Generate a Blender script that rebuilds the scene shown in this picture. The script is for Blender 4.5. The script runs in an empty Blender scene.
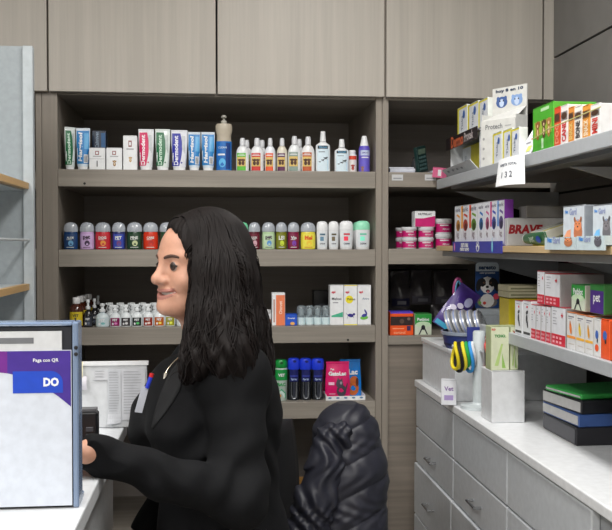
import bpy, math, random
import numpy as np
import openvdb as vdb
from mathutils import Vector, Matrix
random.seed(7); np.random.seed(7)
SC = bpy.context.scene
COL = SC.collection
# ---------------------------------------------------------------- camera
F = 905.0; CX, CY = 306.0, 265.0
YAW = math.atan(94 / F); PITCH = math.atan(20 / F)
CAM = Vector((0, 0, 1.45))
RGT = Vector((math.cos(YAW), -math.sin(YAW), 0))
FWD = Vector((math.sin(YAW) * math.cos(PITCH), math.cos(YAW) * math.cos(PITCH), -math.sin(PITCH)))
UPV = RGT.cross(FWD)
cd = bpy.data.cameras.new('camera'); cam = bpy.data.objects.new('camera', cd); COL.objects.link(cam)
cd.sensor_width = 36; cd.lens = F / 612 * 36; cd.clip_start = 0.05
cam.location = CAM; cam.rotation_euler = (math.radians(90) - PITCH, 0, -YAW)
SC.camera = cam
def ray(px, py): return FWD * F + RGT * (px - CX) - UPV * (py - CY)
def P(px, py, Y):
    d = ray(px, py); return CAM + d * (Y / d.y)
def PX(px, py, X):
    d = ray(px, py); return CAM + d * (X / d.x)
# ---------------------------------------------------------------- materials
MATS = {}
def lin(c): return tuple(((v / 255) / 12.92 if v / 255 <= .04045 else ((v / 255 + .055) / 1.055) ** 2.4) for v in c)
def mat(rgb, rough=.45, metal=0, trans=0, coat=0, noise=.06, nscale=60, bump=0, emit=0, sss=0, alpha=1):
    k = (tuple(rgb), rough, metal, trans, coat, noise, nscale, bump, emit, sss, alpha)
    if k in MATS: return MATS[k]
    m = bpy.data.materials.new('surface_%d_%d_%d' % tuple(int(v) for v in rgb)); m.use_nodes = True
    nt = m.node_tree; b = nt.nodes['Principled BSDF']; c = lin(rgb)
    b.inputs['Roughness'].default_value = rough; b.inputs['Metallic'].default_value = metal
    b.inputs['Transmission Weight'].default_value = trans; b.inputs['Coat Weight'].default_value = coat
    b.inputs['Alpha'].default_value = alpha
    if sss:
        b.inputs['Subsurface Weight'].default_value = sss; b.inputs['Subsurface Radius'].default_value = (.012, .005, .003)
    if emit:
        b.inputs['Emission Color'].default_value = (*c, 1); b.inputs['Emission Strength'].default_value = emit
    b.inputs['Base Color'].default_value = (*c, 1)
    if noise or bump:
        tc = nt.nodes.new('ShaderNodeTexCoord'); n = nt.nodes.new('ShaderNodeTexNoise')
        n.inputs['Scale'].default_value = nscale; n.inputs['Detail'].default_value = 3
        nt.links.new(tc.outputs['Object'], n.inputs['Vector'])
        if noise:
            r = nt.nodes.new('ShaderNodeValToRGB')
            r.color_ramp.elements[0].position = .3; r.color_ramp.elements[1].position = .7
            r.color_ramp.elements[0].color = (*[v * (1 - noise) for v in c], 1)
            r.color_ramp.elements[1].color = (*[min(1, v * (1 + noise)) for v in c], 1)
            nt.links.new(n.outputs['Fac'], r.inputs['Fac']); nt.links.new(r.outputs['Color'], b.inputs['Base Color'])
        if bump:
            bp = nt.nodes.new('ShaderNodeBump'); bp.inputs['Strength'].default_value = bump; bp.inputs['Distance'].default_value = .002
            nt.links.new(n.outputs['Fac'], bp.inputs['Height']); nt.links.new(bp.outputs['Normal'], b.inputs['Normal'])
    MATS[k] = m; return m
def wood(name, rgb, axis='x', contrast=.22, rough=.5):
    m = bpy.data.materials.new(name); m.use_nodes = True
    nt = m.node_tree; b = nt.nodes['Principled BSDF']; c = lin(rgb)
    tc = nt.nodes.new('ShaderNodeTexCoord'); mp = nt.nodes.new('ShaderNodeMapping'); n = nt.nodes.new('ShaderNodeTexNoise')
    s = {'x': (3, 40, 90), 'z': (90, 40, 2.2), 'y': (90, 3, 90)}[axis]
    mp.inputs['Scale'].default_value = s
    n.inputs['Scale'].default_value = 1; n.inputs['Detail'].default_value = 5; n.inputs['Roughness'].default_value = .6
    n2 = nt.nodes.new('ShaderNodeTexNoise'); n2.inputs['Scale'].default_value = .22; n2.inputs['Detail'].default_value = 2
    nt.links.new(tc.outputs['Object'], mp.inputs['Vector']); nt.links.new(mp.outputs['Vector'], n.inputs['Vector']); nt.links.new(mp.outputs['Vector'], n2.inputs['Vector'])
    mx = nt.nodes.new('ShaderNodeMath'); mx.operation = 'ADD'
    nt.links.new(n.outputs['Fac'], mx.inputs[0]); nt.links.new(n2.outputs['Fac'], mx.inputs[1])
    r = nt.nodes.new('ShaderNodeValToRGB')
    r.color_ramp.elements[0].position = .4; r.color_ramp.elements[1].position = .62
    h = nt.nodes.new('ShaderNodeMath'); h.operation = 'MULTIPLY'; h.inputs[1].default_value = .5
    nt.links.new(mx.outputs[0], h.inputs[0]); nt.links.new(h.outputs[0], r.inputs['Fac'])
    r.color_ramp.elements[0].color = (*[v * (1 - contrast) for v in c], 1)
    r.color_ramp.elements[1].color = (*[v * (1 + contrast) for v in c], 1)
    nt.links.new(r.outputs['Color'], b.inputs['Base Color']); b.inputs['Roughness'].default_value = rough
    return m
WHITE = mat((232, 234, 236), .4); PAPER = mat((226, 228, 232), .7); INK = mat((40, 40, 48), .5, noise=0)
# ---------------------------------------------------------------- mesh builder
TXT = {}
def text_geo(s, bold=.0):
    k = (s, bold)
    if k in TXT: return TXT[k]
    cu = bpy.data.curves.new('lettering', 'FONT'); cu.body = s; cu.size = 1; cu.offset = bold; cu.resolution_u = 2
    o = bpy.data.objects.new('lettering', cu); COL.objects.link(o)
    dg = bpy.context.evaluated_depsgraph_get(); me = bpy.data.meshes.new_from_object(o.evaluated_get(dg))
    v = [(a.co.x, a.co.y) for a in me.vertices]; f = [tuple(p.vertices) for p in me.polygons]
    bpy.data.objects.remove(o); bpy.data.curves.remove(cu); bpy.data.meshes.remove(me)
    if v:
        x0 = min(a for a, _ in v); x1 = max(a for a, _ in v); y0 = min(b for _, b in v); y1 = max(b for _, b in v)
    else: x0 = y0 = 0; x1 = y1 = 1
    TXT[k] = (v, f, x0, x1, y0, y1); return TXT[k]
class MB:
    def __init__(s): s.v = []; s.f = []; s.m = []; s.ms = []
    def mi(s, m):
        if m not in s.ms: s.ms.append(m)
        return s.ms.index(m)
    def add(s, vs, fs, m):
        o = len(s.v); s.v += [tuple(v) for v in vs]; k = s.mi(m)
        for f in fs: s.f.append(tuple(o + i for i in f)); s.m.append(k)
        return s
    def box(s, x0, x1, y0, y1, z0, z1, m):
        vs = [(x, y, z) for x in (x0, x1) for y in (y0, y1) for z in (z0, z1)]
        return s.add(vs, [(0, 1, 3, 2), (4, 6, 7, 5), (0, 4, 5, 1), (2, 3, 7, 6), (0, 2, 6, 4), (1, 5, 7, 3)], m)
    def rbox(s, x0, x1, y0, y1, z0, z1, m, b=.003):   # box with chamfered edges
        b = min(b, (x1 - x0) / 3, (y1 - y0) / 3, (z1 - z0) / 3)
        vs = []; idx = {}
        for i, x in enumerate((x0, x1)):
            for j, y in enumerate((y0, y1)):
                for k, z in enumerate((z0, z1)):
                    sx, sy, sz = (1 - 2 * i) * b, (1 - 2 * j) * b, (1 - 2 * k) * b
                    for a, p in enumerate(((x, y + sy, z + sz), (x + sx, y, z + sz), (x + sx, y + sy, z))):
                        idx[i, j, k, a] = len(vs); vs.append(p)
        fs = []
        for i in (0, 1):
            q = [idx[i, 0, 0, 0], idx[i, 1, 0, 0], idx[i, 1, 1, 0], idx[i, 0, 1, 0]]; fs.append(q if i else q[::-1])
            q = [idx[0, i, 0, 1], idx[1, i, 0, 1], idx[1, i, 1, 1], idx[0, i, 1, 1]]; fs.append(q[::-1] if i else q)
            q = [idx[0, 0, i, 2], idx[1, 0, i, 2], idx[1, 1, i, 2], idx[0, 1, i, 2]]; fs.append(q if i else q[::-1])
        for a in (0, 1):
            for c in (0, 1):
                fs.append([idx[a, c, 0, 0], idx[a, c, 1, 0], idx[a, c, 1, 1], idx[a, c, 0, 1]])
                fs.append([idx[a, 0, c, 0], idx[a, 1, c, 0], idx[a, 1, c, 2], idx[a, 0, c, 2]])
                fs.append([idx[0, a, c, 1], idx[1, a, c, 1], idx[1, a, c, 2], idx[0, a, c, 2]])
        for i in (0, 1):
            for j in (0, 1):
                for k in (0, 1): fs.append([idx[i, j, k, 0], idx[i, j, k, 1], idx[i, j, k, 2]])
        return s.add(vs, fs, m)
    def lathe(s, prof, m, n=20, sy=1, cx=0, cy=0, cz=0, a0=0, a1=2 * math.pi, caps=True):
        """prof: list of (r, z[, material of the band above])"""
        full = a1 - a0 > 6.28; o = len(s.v); cols = n if full else n + 1
        for p in prof:
            for i in range(cols):
                t = a0 + (a1 - a0) * i / n
                s.v.append((cx + p[0] * math.cos(t), cy + p[0] * sy * math.sin(t), cz + p[1]))
        for j in range(len(prof) - 1):
            mm = prof[j][2] if len(prof[j]) > 2 else m; k = s.mi(mm)
            for i in range(n):
                i2 = (i + 1) % cols
                s.f.append((o + j * cols + i, o + j * cols + i2, o + (j + 1) * cols + i2, o + (j + 1) * cols + i)); s.m.append(k)
        if caps and full:
            k = s.mi(m)
            if prof[0][0] > 1e-5: s.f.append(tuple(o + i for i in range(n))[::-1]); s.m.append(k)
            if prof[-1][0] > 1e-5: s.f.append(tuple(o + (len(prof) - 1) * cols + i for i in range(n))); s.m.append(k)
        return s
    def tube(s, pts, r, m, n=8, closed=False, taper=None):
        pts = [Vector(p) for p in pts]; N = len(pts); o = len(s.v)
        up = Vector((0, 0, 1)); pa = None
        for i, p in enumerate(pts):
            t = (pts[(i + 1) % N] - pts[i - 1]) if closed else (pts[min(i + 1, N - 1)] - pts[max(i - 1, 0)])
            if t.length < 1e-9: t = Vector((0, 0, 1))
            t.normalize()
            if pa is None:
                pa = t.cross(up)
                if pa.length < .05: pa = t.cross(Vector((1, 0, 0)))
            pa = pa - t * pa.dot(t); pa.normalize(); pb = t.cross(pa)
            rr = r * (taper(i / (N - 1)) if taper else 1)
            for k in range(n):
                a = 2 * math.pi * k / n; q = p + pa * (rr * math.cos(a)) + pb * (rr * math.sin(a)); s.v.append(tuple(q))
        mi = s.mi(m)
        for i in range(N if closed else N - 1):
            j = (i + 1) % N
            for k in range(n):
                k2 = (k + 1) % n; s.f.append((o + i * n + k, o + i * n + k2, o + j * n + k2, o + j * n + k)); s.m.append(mi)
        if not closed:
            s.f.append(tuple(o + k for k in range(n))[::-1]); s.m.append(mi)
            s.f.append(tuple(o + (N - 1) * n + k for k in range(n))); s.m.append(mi)
        return s
    def grid(s, fn, nu, nv, m, mf=None):
        o = len(s.v)
        for j in range(nv + 1):
            for i in range(nu + 1): s.v.append(tuple(fn(i / nu, j / nv)))
        for j in range(nv):
            for i in range(nu):
                a = o + j * (nu + 1) + i; s.f.append((a, a + 1, a + nu + 2, a + nu + 1)); s.m.append(s.mi(mf(i / nu, j / nv) if mf else m))
        return s
    # ---- printing on a front surface y = yf(x)
    def rect(s, x0, x1, z0, z1, m, yf=0, e=.0004, n=1):
        g = yf if callable(yf) else (lambda x, z=0: yf)
        if callable(yf) and n == 1: n = 6
        return s.grid(lambda u, v: (x0 + (x1 - x0) * u, g(x0 + (x1 - x0) * u, z0 + (z1 - z0) * v) - e, z0 + (z1 - z0) * v), n, 1 if not callable(yf) else 3, m)
    def poly(s, pts, m, yf=0, e=.0005):
        g = yf if callable(yf) else (lambda x, z=0: yf)
        return s.add([(x, g(x, z) - e, z) for x, z in pts], [tuple(range(len(pts)))], m)
    def disc(s, cx, cz, rx, rz, m, yf=0, e=.0005, rot=0, n=12):
        c, d = math.cos(rot), math.sin(rot); pts = []
        for i in range(n):
            t = 2 * math.pi * i / n; a, b = rx * math.cos(t), rz * math.sin(t); pts.append((cx + a * c - b * d, cz + a * d + b * c))
        return s.poly(pts, m, yf, e)
    def text(s, st, cx, cz, w=None, h=None, m=None, yf=0, e=.0007, bold=.02, vert=False, shear=0):
        v, f, x0, x1, y0, y1 = text_geo(st, bold); g = yf if callable(yf) else (lambda x, z=0: yf)
        W, H = x1 - x0, y1 - y0
        if w is None: w = h * W / H
        if h is None: h = w * H / W
        out = []
        for a, b in v:
            p, q = (a - (x0 + x1) / 2) / W * w, (b - (y0 + y1) / 2) / H * h; p += q * shear
            x, z = (cx - q, cz + p) if vert else (cx + p, cz + q)
            out.append((x, g(x, z) - e, z))
        return s.add(out, f, m or INK)
    def dog(s, cx, cz, k, m, yf=0, m2=None, e=.0008):   # a small sitting puppy drawn from ovals
        s.disc(cx, cz - .25 * k, .26 * k, .38 * k, m, yf, e); s.disc(cx, cz + .28 * k, .24 * k, .22 * k, m, yf, e)
        s.disc(cx - .25 * k, cz + .28 * k, .09 * k, .2 * k, m, yf, e + .0001, .4); s.disc(cx + .25 * k, cz + .28 * k, .09 * k, .2 * k, m, yf, e + .0001, -.4)
        if m2: s.disc(cx, cz + .2 * k, .11 * k, .1 * k, m2, yf, e + .0002); s.disc(cx, cz - .2 * k, .12 * k, .22 * k, m2, yf, e + .0002)
        return s
    def build(s, name, parent=None, smooth=False, bevel=0, seg=2, auto=40):
        me = bpy.data.meshes.new(name); me.from_pydata(s.v, [], s.f)
        for m in s.ms: me.materials.append(m)
        me.polygons.foreach_set('material_index', s.m)
        if smooth:
            me.polygons.foreach_set('use_smooth', [True] * len(me.polygons))
            me.set_sharp_from_angle(angle=math.radians(auto))
        me.update()
        o = bpy.data.objects.new(name, me); COL.objects.link(o)
        if parent: o.parent = parent
        if bevel:
            b = o.modifiers.new('bevel', 'BEVEL'); b.width = bevel; b.segments = seg; b.limit_method = 'ANGLE'
        return o
def tag(o, label, cat, group=None):
    o['label'] = label; o['category'] = cat
    if group: o['group'] = group
    return o
def struct(o): o['kind'] = 'structure'; return o
def thing(name, label, cat, loc=(0, 0, 0), rz=0, group=None, rx=0, ry=0):
    o = bpy.data.objects.new(name, None); o.empty_display_size = .02; COL.objects.link(o)
    o.location = loc; o.rotation_euler = (rx, ry, rz); return tag(o, label, cat, group)
def C_(*c): return mat(c, .4)
# ================================================================ ROOM
YF, YB = 3.0, 3.62
XW = P(550, 245, 3.0).x                                   # slatwall plane
ZF = lambda py, px=215: P(px, py, YF).z
XF = lambda px: P(px, 245, YF).x
w_edge = wood('grey_oak_laminate_horizontal', (143, 136, 126), 'x', .16)
w_post = wood('grey_oak_laminate_vertical', (138, 130, 120), 'z', .1)
w_door = wood('grey_oak_laminate_doors', (172, 166, 157), 'z', .07)
w_low = wood('grey_oak_laminate_lower_panel', (128, 119, 109), 'x', .16)
w_dark = wood('dark_graphite_laminate', (146, 139, 133), 'x', .1, .6)
wallm = mat((200, 198, 192), .8, nscale=8); floorm = mat((150, 144, 136), .4, nscale=4, noise=.1)
XL, YN, ZC = -1.9, -2.6, 2.75
struct(MB().box(XL, XW + .3, YN, YB + .2, -.08, 0, floorm).build('floor'))
struct(MB().box(XL, XW + .3, YN, YB + .2, ZC, ZC + .08, mat((225, 224, 220), .8)).build('ceiling'))
struct(MB().box(XL, XW + .3, YB + .03, YB + .2, 0, ZC, wallm).build('wall_back'))
struct(MB().box(XL - .1, XL, YN, YB + .2, 0, ZC, wallm).build('wall_left'))
struct(MB().box(XL, XW + .3, YN - .1, YN, 0, ZC, wallm).build('wall_near'))
# slatted wall on the right: boards with dark grooves between
slat = mat((112, 110, 107), .6, nscale=12); groove = mat((22, 21, 21), .8)
wr = MB(); wr.box(XW + .02, XW + .12, YN, YB + .2, 0, ZC, groove)
z = .02
zg0 = PX(560, 193, XW).z                       # a groove seen in the photograph
step = zg0 - PX(560, 262, XW).z
zs = []; zz = zg0
while zz > 0: zz -= step
zz += step
prev = 0.0
while prev < ZC - .01:
    top = min(zz - .004, ZC)
    if top > prev: wr.box(XW, XW + .021, YN, YF + .02 if False else YF, prev, top, slat)
    prev = zz + .004; zz += step
struct(wr.build('wall_right'))

# ---- built-in shelving
def bay(label, x0, x1, shelves, doors, low=None, nm='shelving_unit', post=.046, back=w_dark, post2=None):
    post2 = post2 or post
    t = thing(nm, label, 'shelving', (0, 0, 0))
    ztop = ZF(97); p0, p1 = x0, x1
    for a, b in ((p0, p0 + post), (p1 - post2, p1)):
        MB().box(a + .0005, b - .0005, YF, YB, 0, 2.66, w_post).build('side_panel', t, bevel=.0015)
    MB().box(p0 + post, p1 - post2, YB - .02, YB, .1, ztop + .02, back).build('back_panel', t)
    MB().box(p0 + post, p1 - post2, YF + .004, YB - .02, ztop, ztop + .045, w_edge).build('top_board', t, bevel=.0015)
    MB().box(p0 + post, p1 - post2, YF + .02, YB - .02, 2.62, 2.66, w_post).build('top_board', t)
    for a, b in doors:
        MB().box(a + .003, b - .003, YF - .022, YF - .001, ZF(95), 2.66, w_door).build('upper_door', t, bevel=.0015)
    for zt, th in shelves:
        m = MB(); m.box(p0 + post, p1 - post2, YF + .002, YB - .02, zt - th, zt, w_edge)
        m.build('shelf', t, bevel=.0015)
    if low:
        MB().box(p0 + post - .001, p1 - post2, YF + .012, YF + .03, .1, low, w_low).build('lower_panel', t, bevel=.001)
    MB().box(p0 + post, p1 - post2, YF + .06, YF + .08, 0, .1, w_post).build('plinth', t)
    return t
TH = .056
ZS = [ZF(171, 300), ZF(249.5, 300), ZF(326.3, 300), ZF(402.3, 300)]
xa, xb, xc = XF(50) - .02, XF(382.5), XF(384) + .62
bay('tall grey oak shelving with pet medicines and shampoos behind the smiling woman', XF(42.5), XF(382), [(z, TH) for z in ZS] + [(.46, .04)],
    [(XF(50), XF(217)), (XF(217), XF(383.6))], post=.05, post2=.022)
bay('grey oak shelving bay with pink tubs, right of the woman', XF(382), 1.41,
    [(ZF(172, 390), .05), (ZF(248.8, 400), .052), (ZF(336, 400), .03)], [(XF(384), XF(540)), (XF(540), 1.41)], low=ZF(339, 400), post=.022)
bay('grey oak shelving bay at the far left behind the white display rack', -1.45, XF(42.5), [(ZF(172, 60), TH), (ZF(249, 60), TH), (ZF(329, 60), TH), (.78, TH)],
    [(-1.45, -1.0), (-1.0, XF(50) )], post=.02)
# screw caps on the two shelf edges
for px, py in ((84.5, 183.5), (348, 340)):
    p = P(px, py, YF); o = MB().disc(0, 0, .004, .004, mat((18, 16, 15), .6), 0, 0)
    o = o.build('screw_hole', [x for x in COL.objects if x.name == 'shelving_unit'][0]); o.location = (p.x, YF + .0012, p.z)

# ---- ceiling lights
def ceil_light(x, y, lab, pw):
    t = thing('ceiling_light', lab, 'ceiling light', (x, y, ZC), group=None)
    MB().box(-.16, .16, -.62, .62, -.05, -.001, mat((215, 215, 215), .5)).build('frame', t, bevel=.004)
    MB().box(-.13, .13, -.59, .59, -.056, -.0501, mat((255, 250, 244), .5, emit=3.0, noise=0)).build('diffuser', t)
    l = bpy.data.lights.new('tube_light', 'AREA'); l.shape = 'RECTANGLE'; l.size = .26; l.size_y = 1.18; l.energy = pw; l.color = (1, .98, .955)
    lo = bpy.data.objects.new('tube_light', l); COL.objects.link(lo); lo.location = (x, y, ZC - .06)
ceil_light(-1.0, 1.15, 'long white ceiling light over the counter on the left', 30)
ceil_light(.35, 1.55, 'long white ceiling light in the middle, nearest the shelves', 37)
ceil_light(-.7, -.9, 'long white ceiling light behind the viewer, left of the aisle', 72)
ceil_light(.55, -.9, 'long white ceiling light behind the viewer, right of the aisle', 48)
w = bpy.data.worlds.new('world'); SC.world = w; w.use_nodes = True
w.node_tree.nodes['Background'].inputs[0].default_value = (.8, .85, .9, 1); w.node_tree.nodes['Background'].inputs[1].default_value = .38
SC.view_settings.view_transform = 'Standard'; SC.view_settings.look = 'None'; SC.view_settings.gamma = 1
SC.view_settings.exposure = -0.47; SC.view_settings.use_curve_mapping = False
SC.cycles.use_denoising = True; SC.cycles.max_bounces = 8
try: SC.cycles.denoiser = 'OPENIMAGEDENOISE'
except Exception: pass
# ================================================================ KINDS OF GOODS (front faces -Y, base at z = 0)
TRANSL = lambda c: mat(c, .18, coat=.3)
def copy_tree(o, parent=None):
    c = o.copy(); COL.objects.link(c); c.parent = parent
    for ch in [x for x in bpy.data.objects if x.parent == o]: copy_tree(ch, c)
    return c
def put(o, loc, rz=0): o.location = loc; o.rotation_euler = (o.rotation_euler[0], o.rotation_euler[1], rz); return o
def ell(rx, ry, e=2.0):                     # front of an elliptical body
    return lambda x, z=0: -ry * max(0, 1 - abs(x / rx) ** e) ** (1 / e)
def carton(name, w, d, h, label, cat, front=WHITE, side=None, top=None, decor=None, group=None, lid=False, parts=True):
    """printed folding carton; decor(mb, w, h, yf) prints on the front"""
    t = thing(name, label, cat, group=group)
    side = side or front; top = top or side
    b = MB(); b.rbox(-w / 2, w / 2, -d / 2, d / 2, 0, h, side, .0012)
    b.rect(-w / 2 + .0012, w / 2 - .0012, .0012, h - .0012, front, -d / 2, .0002)
    if top is not side: b.add([(-w / 2 + .001, -d / 2 + .001, h + .0002), (w / 2 - .001, -d / 2 + .001, h + .0002), (w / 2 - .001, d / 2 - .001, h + .0002), (-w / 2 + .001, d / 2 - .001, h + .0002)], [(0, 1, 2, 3)], top)
    if decor: decor(b, w, h, -d / 2)
    b.build('box_body', t)
    f = MB(); f.box(-w / 2 + .0015, w / 2 - .0015, -d / 2 - .0007, -d / 2 + .004, h, h + .0009, top); f.build('tuck_flap', t)
    return t
def tube(name, w, h, label, bg, art, cat='tube', group='squeeze tubes on the top shelf'):
    t = thing(name, label, cat, group=group)
    d0 = .026; b = MB(); hc = .012
    def fn(u, v):
        a = 2 * math.pi * u; q = max(0, v); e = 1 - q ** 1.6 * .93; ww = (w * .40 + w * .10 * min(1, q * 1.4)); 
        return (ww * math.cos(a), d0 / 2 * e * math.sin(a), hc + (h - hc - .006) * v)
    b.grid(fn, 28, 12, bg)
    b.add([(w * .4 * math.cos(2 * math.pi * i / 20), d0 / 2 * math.sin(2 * math.pi * i / 20), hc + .0001) for i in range(20)], [tuple(range(20))[::-1]], bg)
    b.box(-w / 2, w / 2, -.0012, .0012, h - .007, h, bg)
    for i in range(9):
        x = -w / 2 + w * (i + .5) / 9; b.box(x - .0004, x + .0004, -.0016, -.0011, h - .006, h - .001, mat((205, 208, 212), .4))
    def yf(x, z):
        q = min(1, max(0, (z - hc) / (h - hc - .006))); e = 1 - q ** 1.6 * .93; ww = w * .40 + w * .10 * min(1, q * 1.4)
        return -d0 / 2 * e * math.sqrt(max(0, 1 - min(1, abs(x) / ww) ** 2))
    art(b, w, h, yf)
    b.build('tube_body', t, smooth=True)
    MB().lathe([(w * .36, 0), (w * .375, .001), (w * .375, hc - .001), (w * .36, hc + .001)], WHITE, 20, d0 / w * 1.25).build('cap', t, smooth=True)
    return t
def art_swoosh(c1, word, cw):
    def art(b, w, h, yf):
        n = 12; L = [(-w * .44, h * .12 + (h * .8) * i / n) for i in range(n + 1)]
        R = [(-w * .02 + w * .2 * math.sin(2.6 * i / n + .1), h * .12 + h * .8 * i / n) for i in range(n + 1)]
        c = mat(c1, .35)
        for i in range(n):
            b.grid(lambda u, v: (lambda X, Z: (X, yf(X, Z) - .0007, Z))((L[i][0] * (1 - u) + R[i][0] * u) * (1 - v) + (L[i + 1][0] * (1 - u) + R[i + 1][0] * u) * v, L[i][1] * (1 - v) + L[i + 1][1] * v), 5, 1, c)
        b.text(word, -w * .2, h * .5, w=h * .72, h=w * .27, m=mat(cw, .4), yf=yf, e=.0012, vert=True, bold=.03)
        for i in range(4): b.rect(w * .16 + i * w * .055, w * .18 + i * w * .055, h * (.55 - .04 * i), h * .86, mat((150, 160, 160)), yf, .0008, n=2)
        b.disc(w * .14, h * .2, w * .05, w * .05, c, yf, .001)
    return art
def art_block(c1, word, c2=None):
    def art(b, w, h, yf):
        n = 6
        b.grid(lambda u, v: (-w * .45 + w * .9 * u, yf(-w * .45 + w * .9 * u, h * (.15 + .79 * v)) - .0005, h * (.15 + .79 * v)), 10, 6, mat(c1, .35))
        b.text(word, -w * .14, h * .55, w=h * .68, h=w * .36, m=WHITE, yf=yf, e=.0014, vert=True, bold=.04, shear=.2)
        if c2: b.grid(lambda u, v: (w * (.1 + .3 * u) , yf(w * (.1 + .3 * u), h * (.5 + .38 * v)) - .0009, h * (.5 + .38 * v)), 4, 3, mat(c2, .35))
        b.grid(lambda u, v: (w * (.08 + .3 * u), yf(w * (.08 + .3 * u), h * (.17 + .2 * v)) - .0009, h * (.17 + .2 * v)), 4, 3, WHITE)
        for i in range(5): b.rect(w * (.12 + .045 * i), w * (.14 + .045 * i), h * .19, h * .35, INK, yf, .0015, n=1)
    return art
def bottle(name, w, h, label, cat, prof, body, depth=.6, cap=None, capm=WHITE, lab=None, decor=None, group=None, n=24, e=2.0, bodyname='bottle_body', extra=None, grow=1.05):
    """prof/cap: (r/w, z/h) profiles; lab: (z0/h, z1/h, halfwidth/w, material)"""
    t = thing(name, label, cat, group=group); w *= grow
    b = MB(); b.lathe([(r * w, z * h) for r, z in prof], body, n, depth); b.build(bodyname, t, smooth=True)
    rm = max(r for r, z in prof) * w
    def yf(x, z=None):
        zz = z / h if z is not None else .3; r = rm
        for (r0, z0), (r1, z1) in zip(prof, prof[1:]):
            if z0 <= zz <= z1: r = (r0 + (r1 - r0) * (zz - z0) / max(1e-6, z1 - z0)) * w; break
        return -r * depth * math.sqrt(max(0, 1 - min(1, abs(x) / r) ** 2)) if r > 0 else 0
    if cap:
        c = MB(); c.lathe([(r * w, z * h) for r, z in cap], capm, n, depth if cap[0][0] > .3 else 1); c.build('cap', t, smooth=True)
    if lab:
        l = MB(); z0, z1, hw, lm = lab
        hwx = hw * w
        l.grid(lambda u, v: (-hwx + 2 * hwx * u, yf(-hwx + 2 * hwx * u, (z0 + (z1 - z0) * v) * h) - .0004, (z0 + (z1 - z0) * v) * h), 12, 4, lm)
        if decor: decor(l, w, h, yf)
        l.build('label', t, smooth=False)
    if extra: extra(t, w, h)
    return t
P_SHAMP = [(.40, 0), (.46, .015), (.47, .1), (.47, .5), (.44, .62), (.33, .71), (.22, .755), (.18, .77)]
C_SHAMP = [(.2, .765), (.2, .93), (.17, .955), (.17, .995), (.0001, 1)]
def pet_shampoo(w, h, label, c, body=(228, 230, 232), name='pet_shampoo_bottle'):
    def dec(l, w, h, yf):
        l.rect(-w * .4, w * .22, h * .0333 + .001, h * .13, mat(c), yf, .001)
        l.rect(-w * .4, w * .22, h * .155, h * .43, mat((222, 190, 110)), yf, .001)
        l.dog(-w * .2, h * .29, w * .42, mat((74, 44, 30)), yf, None, .0018); l.dog(w * .03, h * .29, w * .42, mat((92, 56, 36)), yf, None, .0022)
        l.rect(-w * .36, w * .18, h * .47, h * .49, WHITE, yf, .0012); l.rect(-w * .3, w * .12, h * .51, h * .52, WHITE, yf, .0012)
    t = bottle(name, w, h, label, 'bottle', P_SHAMP, mat(body, .3, coat=.3), .55, C_SHAMP, mat((214, 216, 220), .35), None, None, 'pet shampoos on the top shelf')
    w *= 1.05; l = MB(); rm = .47 * w
    yf = lambda x, z=None: -rm * .55 * math.sqrt(max(0, 1 - min(1, abs(x) / rm) ** 2))
    l.grid(lambda u, v: (-.41 * w + .64 * w * u, yf(-.41 * w + .64 * w * u) - .0005, (.03 + .52 * v) * h), 12, 1, mat(c)); dec(l, w, h, yf); l.build('label', t)
    return t
P_DOME = [(.38, 0), (.44, .02), (.46, .15), (.46, .5), (.43, .62), (.42, .645)]
C_DOME = [(.42, .64), (.46, .65), (.47, .7), (.46, .8), (.40, .9), (.28, .965), (.12, .995), (.0001, 1)]
def dome_shampoo(w, h, label, body, capc=(168, 174, 182), lab=None, word=None, ink=(235, 235, 235), acc=(220, 190, 120), dep=.62, name='shampoo_bottle', blob=None):
    def dec(l, w, h, yf):
        l.text(word or 'pet', 0, h * .43, w=w * .46, m=mat(ink), yf=yf, e=.0012, bold=.04)
        l.disc(w * .04, h * .23, w * .17, h * .10, mat(acc), yf, .0009); 
        if blob: l.dog(w * .05, h * .24, w * .34, mat(blob), yf, None, .0014)
        l.rect(-w * .24, w * .24, h * .07, h * .09, mat(ink), yf, .001); l.rect(-w * .24, w * .1, h * .35, h * .365, mat(ink), yf, .001)
    return bottle(name, w, h, label, 'bottle', P_DOME, TRANSL(body), dep, C_DOME, mat(capc, .22, coat=.4), (.05, .56, .34, mat(lab or body, .35)), dec, 'dome-capped shampoos on the middle shelf')
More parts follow.
